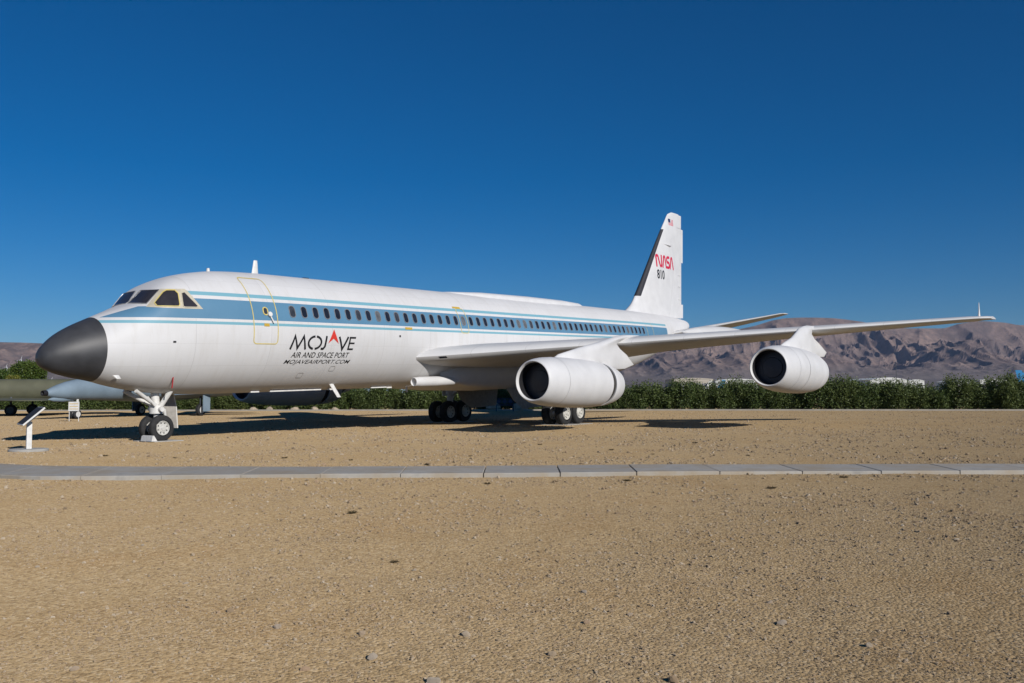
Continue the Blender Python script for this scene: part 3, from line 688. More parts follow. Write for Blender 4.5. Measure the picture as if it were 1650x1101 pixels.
for sd in (1, -1):
    engine(7.2, sd, 11.93, -1.70, .05, True, ''); pylon(7.2, sd, [(12.5, 18.3, -1.37), (12.6, 19.05, -1.22), (13.5, 18.45, -.85), (14.8, 17.9, -.62), (16.0, 17.65, -.44), (16.9, 18.1, -.28), (17.6, 19.0, -.15), (18.2, 19.6, -.09)])
    engine(12.72, sd, 18.15, -1.42, .05, False, ''); pylon(12.72, sd, [(18.7, 25.0, -1.05), (18.75, 25.35, -.87), (19.9, 24.4, -.55), (20.8, 23.7, -.36), (21.35, 23.3, -.16), (21.7, 23.6, .0), (22.2, 24.3, .10), (22.7, 25.0, .15)])
    for (y, sc, hl_, r, zc) in ((8.0, 25.9, 4.2, .34, .08),):
        mb = MB(); X = np.linspace(-1, 1, 25); mb.lathe([(x * hl_, max(r * (1 - abs(x) ** 2.2) ** .8, .004)) for x in X], L(sc, y * sd, zc), (1, 0, 0), 28); mb.build('anti_shock_body', M['wingskin'], PL)

# ---- tailplane, fin, rudder
for sd in (1, -1):
    loft('tailplane', [(35.3, .3, .50, 4.6, .10, -.01), (36.1, 1.2, .66, 4.1, .10, -.01), (38.2, 3.2, 1.13, 2.95, .09, -.01), (40.3, 5.2, 1.60, 1.85, .085, -.01), (40.9, 5.75, 1.74, 1.45, .08, -.01), (41.25, 5.92, 1.78, 1.0, .06, -.01)], M['wingskin'], PL, sd)
fle = pchip([1.2, 1.9, 2.1, 2.4, 2.7, 7.04, 7.7, 8.0, 8.14, 8.24], [31.0, 32.3, 32.7, 33.12, 33.40, 37.14, 37.75, 38.02, 38.22, 38.62])
def fte(z): return 39.62 + .062 * z
def fin_half(s, z):
    a, b = float(fle(z)), fte(z); x = min(max((s - a) / (b - a), 0), 1); t = .10 if z < 7 else .10 - (z - 7) * .03
    return max(5 * t * (b - a) * (.2969 * math.sqrt(x) - .126 * x - .3516 * x ** 2 + .2843 * x ** 3 - .1015 * x ** 4), .006)
def fin_piece(name, z0, z1, x0, x1, mat, nz=20, nx=18, grow=0.0, ext=0.0):
    V = []; F = []; rows = np.linspace(z0, z1, nz); 
    for z in rows:
        a, b = float(fle(z)), fte(z); row = []
        for x in x0 + (x1 - x0) * (.5 - .5 * np.cos(np.linspace(0, np.pi, nx))):
            s = a + (b - a) * x; row.append((s, fin_half(s, z) + grow, z))
        if ext: row.append((b + ext, .008, z))
        V += [(p[0] - (grow if i == 0 else 0), p[1], p[2]) for i, p in enumerate(row)] + [(p[0] - (grow if i == len(row) - 1 else 0), -p[1], p[2]) for i, p in enumerate(row[::-1])]
    m = len(V) // nz
    for k in range(nz - 1):
        for j in range(m): F.append((k * m + j, k * m + (j + 1) % m, (k + 1) * m + (j + 1) % m, (k + 1) * m + j))
    F += [tuple((nz - 1) * m + j for j in range(m)), tuple(range(m))]
    return obj(name, LL(V), F, mat, PL, auto=40)
fin = fin_piece('tail_fin', 1.2, 8.24, 0, .70, M['white'], 44)
fin_piece('leading_edge_boot', 2.78, 7.02, 0, .055, M['boot'], 24, 10, grow=.012)
fin_piece('rudder', 1.72, 7.36, .703, 1.0, M['white'], 24, 10, ext=.0)
fin_piece('fin_cap', 7.38, 8.20, .703, .985, M['white'], 10, 8)
fin_piece('rudder_tab', 5.23, 7.34, .93, .999, M['white'], 8, 6, grow=.004, ext=.22); fin_piece('rudder_tab', 1.75, 2.6, .93, .999, M['white'], 6, 6, grow=.004, ext=.26)
mb = MB(); V = [(36.55, fin_half(36.55, 6.12) - .01, 6.14), (37.92, fin_half(37.92, 6.0) - .01, 6.17), (37.92, fin_half(37.92, 6.0) - .01, 5.98), (37.9, fin_half(37.9, 6.05) + .14, 6.05)]
obj('fin_air_inlet', LL(V), [(0, 3, 1), (0, 2, 3), (1, 3, 2)], M['white'], PL, smooth=False)
for z in (2.9, 3.7, 4.4): 
    mb = MB(); mb.box(L(39.4, fin_half(39.4, z) + .02, z), (.36, .04, .05)); mb.build('rudder_hinge', M['white'], PL)
def fin_decal(name, V, F, s0, z0, mat, off=.007):
    return obj(name, LL([(s0 + u, fin_half(s0 + u, z0 + v) + off, z0 + v) for u, v in V]), F, mat, PL, smooth=False)
NW = .155
def arc(c, r, a0, a1, n=8): return [(c[0] + r * math.cos(math.radians(a)), c[1] + r * math.sin(math.radians(a))) for a in np.linspace(a0, a1, n)]
nas = [ribbon([(.06, 0), (.06, .30)] + arc((.20, .56), .14, 180, 20) + [(.42, .35)] + arc((.64, .20), .13, 205, 350) + [(.77, .45), (.77, .76)], NW),
       ribbon([(.92, 0), (1.08, .50)] + arc((1.20, .58), .12, 165, 15) + [(1.36, .46), (1.50, .0)], NW),
       ribbon([(2.06, .69), (1.76, .69)] + arc((1.74, .53), .15, 100, 260) + [(1.80, .39), (1.90, .37)] + arc((1.90, .22), .15, 85, -85) + [(1.82, .07), (1.56, .07)], NW),
       ribbon([(2.16, 0), (2.32, .50)] + arc((2.44, .58), .12, 165, 15) + [(2.60, .46), (2.78, .0)], NW)]
for nm, (V, F) in zip(('tail_letter_n', 'tail_letter_a', 'tail_letter_s', 'tail_letter_a'), nas):
    V, F = fine2d([(v[0] * .90, v[1]) for v in V], F, .15); fin_decal(nm, V, F, 35.92, 4.64, M['nasared'])
V, F = text2d('810', height=.56, bold=.022); V[:, 0] *= 1.02 / V[:, 0].max(); fin_decal('tail_number', V, F, 35.92, 3.93, M['ink'])
# small national flag on the fin
FWd, FHt = .66, .38; fs, fz = 38.0, 7.38
fl = placard  # (kept for symmetry of naming)
for k in range(7):
    z0 = k * FHt / 6.5; V = [(0, z0), (FWd, z0), (FWd, z0 + FHt / 13), (0, z0 + FHt / 13)]
    fin_decal('flag_stripe', V, [(0, 1, 2, 3)], fs, fz, M['nasared'])
fin_decal('flag_canton', [(0, FHt * .46), (FWd * .42, FHt * .46), (FWd * .42, FHt * 1.04), (0, FHt * 1.04)], [(0, 1, 2, 3)], fs, fz, M['navy'], .010)

# ---- aerials, crown fairing, belly aerials
def blade(name, s, y, z, h, ch, ch2, lean, th=.035, up=1, tilt=0):
    V = []
    for k, (c, zz_) in enumerate(((ch, 0), (ch2, h))):
        for j in range(10):
            t = 2 * math.pi * j / 10; V.append((s + (lean if k else 0) + c / 2 * math.cos(t), y + th * math.sin(t) + (tilt * h if k else 0), z + up * zz_))
    F = [(j, (j + 1) % 10, 10 + (j + 1) % 10, 10 + j) for j in range(10)] + [tuple(range(10, 20))]
    return obj(name, LL(V), F, M['gearwhite'], PL, auto=50)
blade('dorsal_aerial', 6.88, 0, 1.86, .46, .27, .14, .03)
blade('dorsal_aerial', 5.13, 0, 1.80, .12, .12, .08, 0, .05)
mb = MB(); mb.box(L(9.0, 0, 1.90), (.22, .1, .05)); mb.build('dorsal_beacon', M['ink'], PL)
CV = []; cst = [(15.6, .02, 1.86), (16.6, .30, 1.93), (18.5, .42, 2.02), (22, .45, 2.06), (25, .42, 2.05), (26.6, .32, 2.0), (27.6, .05, 1.87)]
for s_, hw, zt in cst:
    for j in range(12): t = math.pi * j / 11; CV.append((s_, hw * math.cos(t) * 1.5, 1.74 + (zt - 1.74) * math.sin(t) ** .6))
obj('crown_fairing', LL(CV), [(k * 12 + j, (k + 1) * 12 + j, (k + 1) * 12 + j + 1, k * 12 + j + 1) for k in range(len(cst) - 1) for j in range(11)], M['white'], PL)
blade('belly_aerial', 9.35, .75, -1.62, .52, .20, .17, .28, .03, -1, tilt=.25)
blade('belly_aerial', 13.45, .5, -1.86, .22, .12, .10, .03, .03, -1)
blade('belly_aerial', 1.68, .75, -1.28, .10, .20, .14, .06, .04, -1, tilt=.5)
for s0, s1, y, z in ((7.05, 9.2, .45, -1.86), (11.6, 12.4, .45, -1.86), (6.3, 6.62, .45, -1.86), (9.5, 9.8, .45, -1.87), (12.42, 12.68, .45, -1.88)):
    mb = MB(); mb.box(L((s0 + s1) / 2, y, z), (s1 - s0, .05, .05)); mb.build('drain_rail', M['gearwhite'], PL)
mb = MB(); mb.box(L(3.25, .95, -1.50), (.025, .03, .34), Matrix.Rotation(.12, 3, 'Y')); mb.build('safety_streamer', M['chute'], PL)

# ---- wheels and gear
def wheel(parent, s, y, z, r, wd, face, rimr):
    c = np.array(L(s, y, z)); n = 36
    prof = [(-wd / 2, r * .62), (-wd / 2, r * .80), (-wd * .42, r * .93), (-wd * .28, r * .99), (-wd * .16, r), (-wd * .15, r * .985), (-wd * .12, r * .985), (-wd * .11, r), (wd * .11, r), (wd * .12, r * .985), (wd * .15, r * .985), (wd * .16, r), (wd * .28, r * .99), (wd * .42, r * .93), (wd / 2, r * .80), (wd / 2, r * .62)]
    mb = MB(); mb.lathe(prof, c, (0, 1, 0), n); mb.build('tyre', M['rubber'], parent, auto=25)
    mb = MB()
    for f in (-1, 1):
        x = f * wd / 2
        mb.lathe([(x * .90, rimr * 1.04), (x * 1.02, rimr), (x * .98, rimr * .93), (x * .70, rimr * .88), (x * .62, rimr * .62), (x * .82, rimr * .52), (x * .86, rimr * .30), (x * 1.06, rimr * .24), (x * 1.08, .004)], c, (0, 1, 0), 28)
    rim = mb.build('wheel_rim', M['rim'], parent, auto=30)
    mb = MB()
    for k in range(8):
        t = k * math.pi / 4 + .3
        p = c + np.array([math.cos(t) * rimr * .74, 0, math.sin(t) * rimr * .74])
        for f in (-1, 1): mb.tube(p + np.array([0, f * wd * .30, 0]), p + np.array([0, f * wd * .345, 0]), rimr * .105, n=8)
    mb.build('rim_holes', M['dark'], parent)
# nose gear
ng = MB(); zg = -3.069 - .0288 * 3.36; R1 = .37
ng.tube(L(3.36, 0, zg + R1), L(3.36, 0, zg + .95), .075, n=16); ng.tube(L(3.36, 0, zg + .85), L(3.30, 0, -1.62), .115, n=18)
ng.tube(L(3.36, -.34, zg + R1), L(3.36, .34, zg + R1), .06)
ng.tube(L(3.36, .0, zg + .78), L(3.36, 0, zg + 1.02), .19, n=18); ng.tube(L(3.36, -.30, zg + .90), L(3.36, .30, zg + .90), .07)
ng.tube(L(3.30, .10, zg + 1.0), L(2.55, .30, -1.72), .055); ng.tube(L(3.30, -.10, zg + 1.0), L(2.55, -.30, -1.72), .055)
ng.tube(L(3.42, .14, zg + 1.0), L(3.62, .40, -1.66), .075); ng.tube(L(3.42, -.14, zg + 1.0), L(3.62, -.40, -1.66), .075)
ng.tube(L(3.20, .18, zg + 1.0), L(2.95, .22, -1.9), .03); ng.tube(L(3.56, .1, zg + .9), L(3.62, .05, zg + .60), .04); ng.tube(L(3.62, .05, zg + .6), L(3.42, 0, zg + .42), .035)
NG = ng.build('nose_gear', M['gearwhite'], PL)
for y in (.235, -.235): wheel(NG, 3.36, y, zg + R1, R1, .20, 1, .20)
def plate(name, pts, th, mat, parent):
    P = [np.array(L(*p)) for p in pts]; n_ = np.cross(P[1] - P[0], P[2] - P[0]); n_ /= np.linalg.norm(n_); k = len(P)
    V = [p + n_ * th / 2 for p in P] + [p - n_ * th / 2 for p in P]
    F = [tuple(range(k)), tuple(range(2 * k - 1, k - 1, -1))] + [(i, i + k, (i + 1) % k + k, (i + 1) % k) for i in range(k)]
    return obj(name, V, F, mat, parent, smooth=False)
M['doorgrey'] = pmat('gear_door_inner_grey', (.34, .32, .29), .6, var=.2, scale=8)
dr = [(3.80, -.42, -1.62), (4.10, -.42, -1.68), (4.21, -.43, -1.89), (4.31, -.46, -2.23), (4.38, -.50, -2.87), (4.23, -.50, -2.86), (4.02, -.48, -2.53), (3.84, -.45, -2.21)]
plate('nose_gear_door', dr, .035, M['doorgrey'], PL)
mb = MB()
for a_, b_ in zip(dr[1:4], dr[2:5]): mb.tube(L(*a_), L(*b_), .026, n=8)
mb.build('door_edge', M['gearwhite'], PL)
# main gear
for sg in (1, -1):
    zg = -3.069 - .0288 * 20.48; R2 = .50; yc = 3.08 * sg
    mg = MB(); mg.tube(L(20.48, yc, zg + R2), L(20.48, yc, -1.2), .14, n=18); mg.tube(L(20.48, yc, zg + 1.3), L(20.46, yc, -1.0), .19, n=18)
    mg.tube(L(19.93, yc, zg + R2), L(21.03, yc, zg + R2), .10); 
    for s_ in (19.93, 21.03): mg.tube(L(s_, yc - .5, zg + R2), L(s_, yc + .5, zg + R2), .07)
    mg.tube(L(20.48, yc, zg + 1.2), L(20.48, yc - 1.5 * sg, -1.6), .08); mg.tube(L(20.5, yc, zg + 1.0), L(21.9, yc, -1.3), .07); mg.tube(L(20.35, yc, zg + 1.0), L(19.95, yc, zg + .55), .04)
    MG = mg.build('main_gear', M['gearwhite'] if sg > 0 else M['gearwhite'], PL)
    for s_ in (19.93, 21.03):
        for dy in (.33, -.33): wheel(MG, s_, yc + dy, zg + R2, R2, .34, 1, .27)
    plate('main_gear_door', [(18.7, 1.35 * sg, -2.0), (21.9, 1.35 * sg, -2.0), (21.8, 1.42 * sg, -2.95), (19.9, 1.42 * sg, -2.98), (19.2, 1.4 * sg, -2.6)], .04, M['doorgrey'], PL)
    plate('gear_leg_door', [(20.2, yc + .28 * sg, -1.2), (20.9, yc + .28 * sg, -1.2), (20.8, yc + .30 * sg, -2.45), (20.3, yc + .30 * sg, -2.45)], .035, M['white'], PL)

# ================================================================== things round the airliner
BASE_DIR = lambda a, b: (RH * a + FH * b)
def yaw_of(v): return math.atan2(v[1], v[0])
M['pad'] = pmat('pad_concrete', (.40, .385, .35), .9, var=.12, scale=3, bump=.2, bscale=40)
def slab(name, c, lx, ly, th, rz, mat, sink=.08):
    mb = MB(); x, y = lx / 2, ly / 2; b = .012
    V = [(-x, -y, -sink), (x, -y, -sink), (x, y, -sink), (-x, y, -sink), (-x, -y, th - b), (x, -y, th - b), (x, y, th - b), (-x, y, th - b), (-x + b, -y + b, th), (x - b, -y + b, th), (x - b, y - b, th), (-x + b, y - b, th)]
    F = [(0, 1, 5, 4), (1, 2, 6, 5), (2, 3, 7, 6), (3, 0, 4, 7), (4, 5, 9, 8), (5, 6, 10, 9), (6, 7, 11, 10), (7, 4, 8, 11), (8, 9, 10, 11)]
    o = obj(name, V, F, mat, None, smooth=False); o.location = (c[0], c[1], c[2]); o.rotation_euler[2] = rz; return o
tag(slab('wheel_pad', (3.42, 0, 0), .95, 1.0, .016, .03, M['pad']), 'pale concrete pad under the twin nose wheels of the airliner', 'pad')
tag(slab('wheel_pad', (20.5, -3.08, 0), 2.3, 1.5, .016, 0, M['pad']), 'concrete pad under the main wheels behind the near inboard engine', 'pad')
tag(slab('wheel_pad', (20.5, 3.08, 0), 2.3, 1.5, .016, 0, M['pad']), 'shaded concrete pad under the far main wheels beneath the fuselage', 'pad')
# chock ahead of the nose wheels
V = [(-.22, -.42, .0), (.16, -.42, .0), (.16, .42, .0), (-.22, .42, .0), (-.16, -.42, .16), (-.06, -.42, .18), (-.06, .42, .18), (-.16, .42, .16), (.10, -.42, .05), (.10, .42, .05)]
F = [(0, 1, 8, 5, 4), (3, 7, 6, 9, 2), (0, 4, 7, 3), (4, 5, 6, 7), (5, 8, 9, 6), (8, 1, 2, 9), (0, 3, 2, 1)]
o = obj('wheel_chock', V, F, M['gearwhite'], None, smooth=False); o.location = (2.97, -.26, .016); o.scale = (.48, .62, .9); tag(o, 'white wheel chock in front of the nose wheels', 'chock')

# reading stand at the left edge
M['signface'] = pmat('dark_sign_face', (.014, .015, .022), .8, var=.3, scale=6)
sb = pix_ground(46, 727); wv = BASE_DIR(-.60, .80); sv = BASE_DIR(.80, .60)
rs = empty('reading_stand', tuple(sb)); tag(rs, 'white post with tilted dark information panel on a round concrete foot by the nose', 'sign')
mb = MB(); mb.lathe([(-.06, .43), (.035, .43), (.055, .41), (.056, .001)], (0, 0, 0), (0, 0, 1), 28); mb.build('foot', M['pad'], rs, auto=30)
Rz = np.stack([wv, sv, np.array([0, 0, 1.])], 1)
mb = MB(); mb.box((0, 0, .36), (.11, .11, .66), Rz); mb.build('post', M['gearwhite'], rs, auto=30)
tilt = math.radians(42); up = sv * math.cos(tilt) + np.array([0, 0, math.sin(tilt)]); nrm = np.cross(wv, up); nrm = nrm if nrm[2] > 0 else -nrm
Rp = np.stack([wv, up, nrm], 1); ctr = np.array([0, 0, .82]) + sv * .03
mb = MB(); mb.box(ctr, (.88, .60, .035), Rp); mb.build('panel', M['gearwhite'], rs, auto=30)
mb = MB(); mb.box(ctr + nrm * .0215, (.84, .56, .008), Rp); mb.build('panel_face', M['signface'], rs, auto=30)
mb = MB(); mb.box(ctr - nrm * .05, (.16, .30, .06), Rp); mb.build('bracket', M['gearwhite'], rs, auto=30)

# ---- blue-grey fighter behind the airliner's nose
M['fgrey'] = pmat('blue_grey_camouflage', (.20, .265, .32), .55, var=.15, scale=.9)
M['fdark'] = pmat('dark_grey_camouflage', (.075, .085, .095), .6, var=.15, scale=1.2)
M['olive'] = pmat('olive_drab_paint', (.115, .115, .072), .6, var=.22, scale=.8)
M['olive_dark'] = pmat('brown_olive_paint', (.06, .052, .04), .7, var=.2, scale=1)
def body(name, st, mat, parent, n=28, cap=True):
    V = []; F = []
    for x, zc, hh, hw in st:
        for j in range(n): t = 2 * math.pi * j / n; V.append((x, hw * math.cos(t), zc + hh * math.sin(t)))
    for k in range(len(st) - 1):
        for j in range(n): F.append((k * n + j, k * n + (j + 1) % n, (k + 1) * n + (j + 1) % n, (k + 1) * n + j))
    if cap: F += [tuple(range(n)), tuple((len(st) - 1) * n + j for j in range(n))]
    return obj(name, V, F, mat, parent, auto=45)
def flatwing(name, pts, th, mat, parent):
    """pts: outline (x,y,z) root-le, tip-le, tip-te, root-te; lens-shaped thickness"""
    P = [np.array(p, float) for p in pts]; V = []; F = []; n = 9
    for a, b in ((P[0], P[3]), (P[1], P[2])):
        for s_ in (1, -1):
            for k in range(n): x = k / (n - 1); V.append(a + (b - a) * x + np.array([0, 0, s_ * th * (np.linalg.norm(b - a) / np.linalg.norm(P[3] - P[0])) * math.sqrt(max(x, 0)) * (1 - x) * 1.6]))
    for g in (0, n):
        for k in range(n - 1): F.append((g + k, g + k + 1, 2 * n + g + k + 1, 2 * n + g + k))
    F.append(tuple(range(2 * n, 3 * n)) + tuple(range(4 * n - 1, 3 * n - 1, -1)))
    return obj(name, V, F, mat, parent, auto=40)
def minigear(parent, x, y, ztop, r, wd, mat, door=None, rimm=None):
    mb = MB(); mb.tube((x, y, r), (x, y, ztop), .07); mb.tube((x, y - wd * .6, r), (x, y + wd * .6, r), .05); g = mb.build('landing_gear', mat, parent)
    mb = MB(); mb.lathe([(-wd / 2, r * .6), (-wd / 2, r * .85), (-wd * .3, r), (wd * .3, r), (wd / 2, r * .85), (wd / 2, r * .6)], (x, y, r), (0, 1, 0), 24); mb.build('tyre', M['rubber'], g)
    mb = MB()
    for f in (-1, 1): mb.lathe([(f * wd * .5, r * .62), (f * wd * .45, r * .5), (f * wd * .5, r * .2), (f * wd * .52, .003)], (x, y, r), (0, 1, 0), 20)
    mb.build('wheel_rim', rimm or M['gearwhite'], g)
    if door: 
        mb = MB(); mb.box(door[0], door[1]); mb.build('gear_door', M['fgrey'], g, auto=30)
aftv = BASE_DIR(.35, .937); fg = pix_ground(121, 675.3)
FJ = empty('jet_fighter', tuple(np.array([fg[0], fg[1], 0]))); FJ.rotation_euler[2] = yaw_of(aftv)
tag(FJ, 'blue-grey jet fighter parked behind the nose of the white airliner', 'jet')
X0 = -2.15
st = [(X0 + .22, 1.42, .15, .15), (X0 + .5, 1.45, .25, .24), (X0 + .9, 1.49, .37, .35), (X0 + 1.5, 1.55, .49, .46), (X0 + 2.3, 1.62, .58, .55), (X0 + 3.3, 1.68, .66, .62), (X0 + 4.6, 1.72, .74, .70), (X0 + 6.5, 1.75, .84, 1.1), (X0 + 9, 1.75, .86, 1.35), (X0 + 12, 1.85, .78, 1.2), (X0 + 14.5, 2.1, .55, .8), (X0 + 17, 2.3, .3, .35)]
body('fuselage', st, M['fgrey'], FJ)
mb = MB(); mb.lathe([(0, .10), (-.02, .135), (.10, .152), (.26, .155)], (X0, 1.415, 0)[:1] + (0, 1.415), (1, 0, 0), 22); mb.lathe([(.0, .10), (.12, .06), (.13, .001)], (X0, 0, 1.415), (1, 0, 0), 22); mb.build('gun_port', M['dark'], FJ)
mb = MB(); mb.lathe([(0, .01), (.3, .12), (.9, .17), (1.6, .12), (2.1, .01)], (X0 + .35, 0, 1.08), (1, 0, .02), 18); mb.build('chin_fairing', M['fgrey'], FJ)
for sg in (1, -1):
    st = [(X0 + 4.9, 1.72, .48, .06), (X0 + 4.95, 1.72, .52, .34), (X0 + 6, 1.72, .6, .42), (X0 + 8.5, 1.72, .6, .4), (X0 + 10, 1.75, .4, .1)]
    b = body('intake_box', st, M['fgrey'], FJ, 20); b.location = (0, 0, 0)
    for v in b.data.vertices: v.co.y += sg * 1.02
    mb = MB(); mb.box((X0 + 4.86, sg * 1.02, 1.72), (.06, .52, .8)); mb.build('intake_mouth', M['dark'], FJ)
    flatwing('wing', [(X0 + 7, sg * 1.1, 1.25), (X0 + 12, sg * 5.4, 1.5), (X0 + 13.6, sg * 5.4, 1.5), (X0 + 13.6, sg * 1.1, 1.25)], .28, M['fgrey'], FJ)
    flatwing('tailplane', [(X0 + 14.2, sg * .5, 2.3), (X0 + 16.4, sg * 2.5, 1.7), (X0 + 17.4, sg * 2.5, 1.7), (X0 + 17.0, sg * .5, 2.3)], .10, M['fgrey'], FJ)
    minigear(FJ, 7.3, sg * 2.35, 1.35, .37, .26, M['fdark'], ((7.35, sg * 2.75, .80), (.62, .05, 1.05)))
plateV = [(X0 + 12.5, 0, 2.4), (X0 + 15.6, 0, 4.6), (X0 + 17.2, 0, 4.6), (X0 + 16.4, 0, 2.4)]
obj('tail_fin', [(a, .05, c) for a, b, c in plateV] + [(a, -.05, c) for a, b, c in plateV], [(0, 1, 2, 3), (7, 6, 5, 4), (0, 4, 5, 1), (1, 5, 6, 2), (2, 6, 7, 3), (3, 7, 4, 0)], M['fgrey'], FJ, smooth=False)
mb = MB(); mb.lathe([(0, .01), (.5, .26), (1.4, .42), (2.6, .40), (4, .12)], (X0 + 2.6, 0, 2.10), (1, 0, .05), 20); mb.build('canopy', M['fdark'], FJ)
minigear(FJ, 0, .14, 1.3, .26, .16, M['gearwhite']); minigear(FJ, 0, -.14, 1.2, .26, .16, M['gearwhite'])
# ---- olive jet at the far left
og = cam_pt(-35.5, 58); OJ = empty('olive_jet', (og[0], og[1], 0)); OJ.rotation_euler[2] = yaw_of(BASE_DIR(.985, .17))
tag(OJ, 'olive drab military jet parked at the far left edge', 'jet')
body('fuselage', [(-9, 1.7, .1, .1), (-7, 1.75, .55, .5), (-3, 1.7, .72, .72), (3, 1.65, .72, .75), (7, 1.68, .70, .72), (9.5, 1.72, .62, .6), (12.2, 1.85, .42, .4)], M['olive'], OJ)
obj('tail_fin', [(6.2, .10, 2.28), (9.6, .05, 4.6), (11.2, .05, 4.6), (11.6, .1, 2.2), (6.2, -.10, 2.28), (9.6, -.05, 4.6), (11.2, -.05, 4.6), (11.6, -.1, 2.2)], [(0, 1, 2, 3), (7, 6, 5, 4), (0, 4, 5, 1), (1, 5, 6, 2), (2, 6, 7, 3)], M['olive'], OJ, smooth=False)
for sg in (1, -1):
    flatwing('wing', [(-2.0, sg * .5, 1.05), (4.2, sg * 5.0, .98), (6.4, sg * 5.0, .98), (6.6, sg * .5, 1.05)], .20, M['olive'], OJ)
    flatwing('tailplane', [(9.6, sg * .3, 1.9), (11.6, sg * 2.4, 1.9), (12.6, sg * 2.4, 1.9), (12.0, sg * .3, 1.9)], .10, M['olive'], OJ)
    minigear(OJ, 3.1, sg * 1.9, 1.2, .36, .24, M['fdark'], rimm=M['fdark'])
minigear(OJ, -5.2, 0, 1.3, .28, .18, M['fdark'])

# ---- small white board in front of the fighter
def board(name, c, wd, ht, z0, mat, lab, rz, lines=0, lm=None, cat='sign', posts=2):
    r = empty(name, (c[0], c[1], 0), rz); tag(r, lab, cat)
    mb = MB(); mb.box((0, 0, z0 + ht / 2), (wd, .03, ht)); mb.build('board', mat, r, auto=30)
    for x in np.linspace(-wd / 2 + .03, wd / 2 - .03, posts): mb = MB(); mb.tube((x, .035, -.05), (x, .035, z0 + ht), .018, n=8); mb.build('post', M['gearwhite'], r)
    for k in range(lines): mb = MB(); mb.box((0, -.017, z0 + ht * (k + .8) / (lines + .6)), (wd * .8, .004, ht * .06)); mb.build('text_line', lm, r, auto=30)
    return r
bp = pix_ground(118.5, 679.5); board('information_board', bp, .50, .46, .52, M['gearwhite'], 'small white information board on two thin posts before the grey fighter', yaw_of(BASE_DIR(1, .15)), 3, M['placard'])
M['chutefaded'] = M['chute']

# ---- blue bench beyond the main gear
M['blue_steel'] = pmat('blue_painted_steel', (.016, .04, .085), .6, var=.15, scale=6)
bc = cam_pt((813 - 825) / FPX * 65, 64.6); bn = empty('park_bench', (bc[0], bc[1], 0), yaw_of(BASE_DIR(1, .05)))
tag(bn, 'blue metal bench with three rounded back panels near the hedge', 'bench')
for x in (-.42, 0, .42):
    mb = MB(); mb.lathe([(-.015, .16), (.015, .16), (.015, .002)], (x, .12, .72), (0, 1, 0), 20); mb.lathe([(-.015, .002), (-.015, .16)], (x, .12, .72), (0, 1, 0), 20); mb.build('back_panel', M['blue_steel'], bn, auto=30)
mb = MB()
for z in (.50, .94): mb.tube((-.66, .12, z), (.66, .12, z), .02)
for x in (-.66, -.21, .21, .66): mb.tube((x, .12, .48), (x, .12, .94), .02)
mb.build('back_frame', M['blue_steel'], bn)
for k in range(5): mb = MB(); mb.box((0, -.30 + k * .09, .44), (1.30, .07, .03)); mb.build('seat_slat', M['blue_steel'], bn, auto=30)
for x in (-.62, .62):
    for y in (-.32, .10): mb = MB(); mb.tube((x, y, -.03), (x, y, .45), .025); mb.build('leg', M['blue_steel'], bn)

# ================================================================== vegetation
def leaf_mat(name, c0, c1, c2):
    m, N, K, P = newmat(name); ge = N.new('ShaderNodeNewGeometry'); oi = N.new('ShaderNodeObjectInfo')
    r = mth(N, K, 'FRACT', mth(N, K, 'ADD', ge.outputs['Random Per Island'], mth(N, K, 'MULTIPLY', oi.outputs['Random'], .25)))
    c = ramp(N, K, r, [(0, c0), (.55, c1), (.9, c2), (1, c2)])
    tn = mix(N, K, mth(N, K, 'MULTIPLY', oi.outputs['Random'], .35), c, tuple(min(1, x * y) for x, y in zip(c2, (.95, .85, .8)))); K.new(tn, P.inputs['Base Color'])
    P.inputs['Roughness'].default_value = .5; P.inputs['Specular IOR Level'].default_value = .35
    tr = N.new('ShaderNodeBsdfTranslucent'); K.new(tn, tr.inputs[0]); mx = N.new('ShaderNodeMixShader'); mx.inputs[0].default_value = .22
    K.new(P.outputs[0], mx.inputs[1]); K.new(tr.outputs[0], mx.inputs[2]); K.new(mx.outputs[0], N['Material Output'].inputs[0]); return m
M['leaf'] = leaf_mat('hedge_leaves', (.036, .062, .018), (.085, .128, .032), (.16, .20, .065))
M['tree_leaf'] = leaf_mat('tree_leaves', (.035, .070, .014), (.065, .115, .02), (.11, .15, .03))
M['yel_leaf'] = leaf_mat('yellow_green_leaves', (.08, .10, .015), (.15, .16, .02), (.22, .21, .04))
M['bark'] = pmat('grey_brown_bark', (.13, .10, .075), .9, var=.25, scale=6, bump=.4, bscale=20)
def leaves(P, D, ln, wd, rg):
    """leaf quads: P base points, D unit directions"""
    n = len(P); up = rg.normal(size=(n, 3)); s = np.cross(D, up); s /= np.linalg.norm(s, axis=1)[:, None] + 1e-9
    ln = ln[:, None]; wd = wd[:, None]; mid = P + D * ln * .5 + np.cross(s, D) * ln * .06
    V = np.stack([P, mid + s * wd, P + D * ln, mid - s * wd], 1).reshape(-1, 3)
    return V, np.arange(n * 4).reshape(-1, 4)
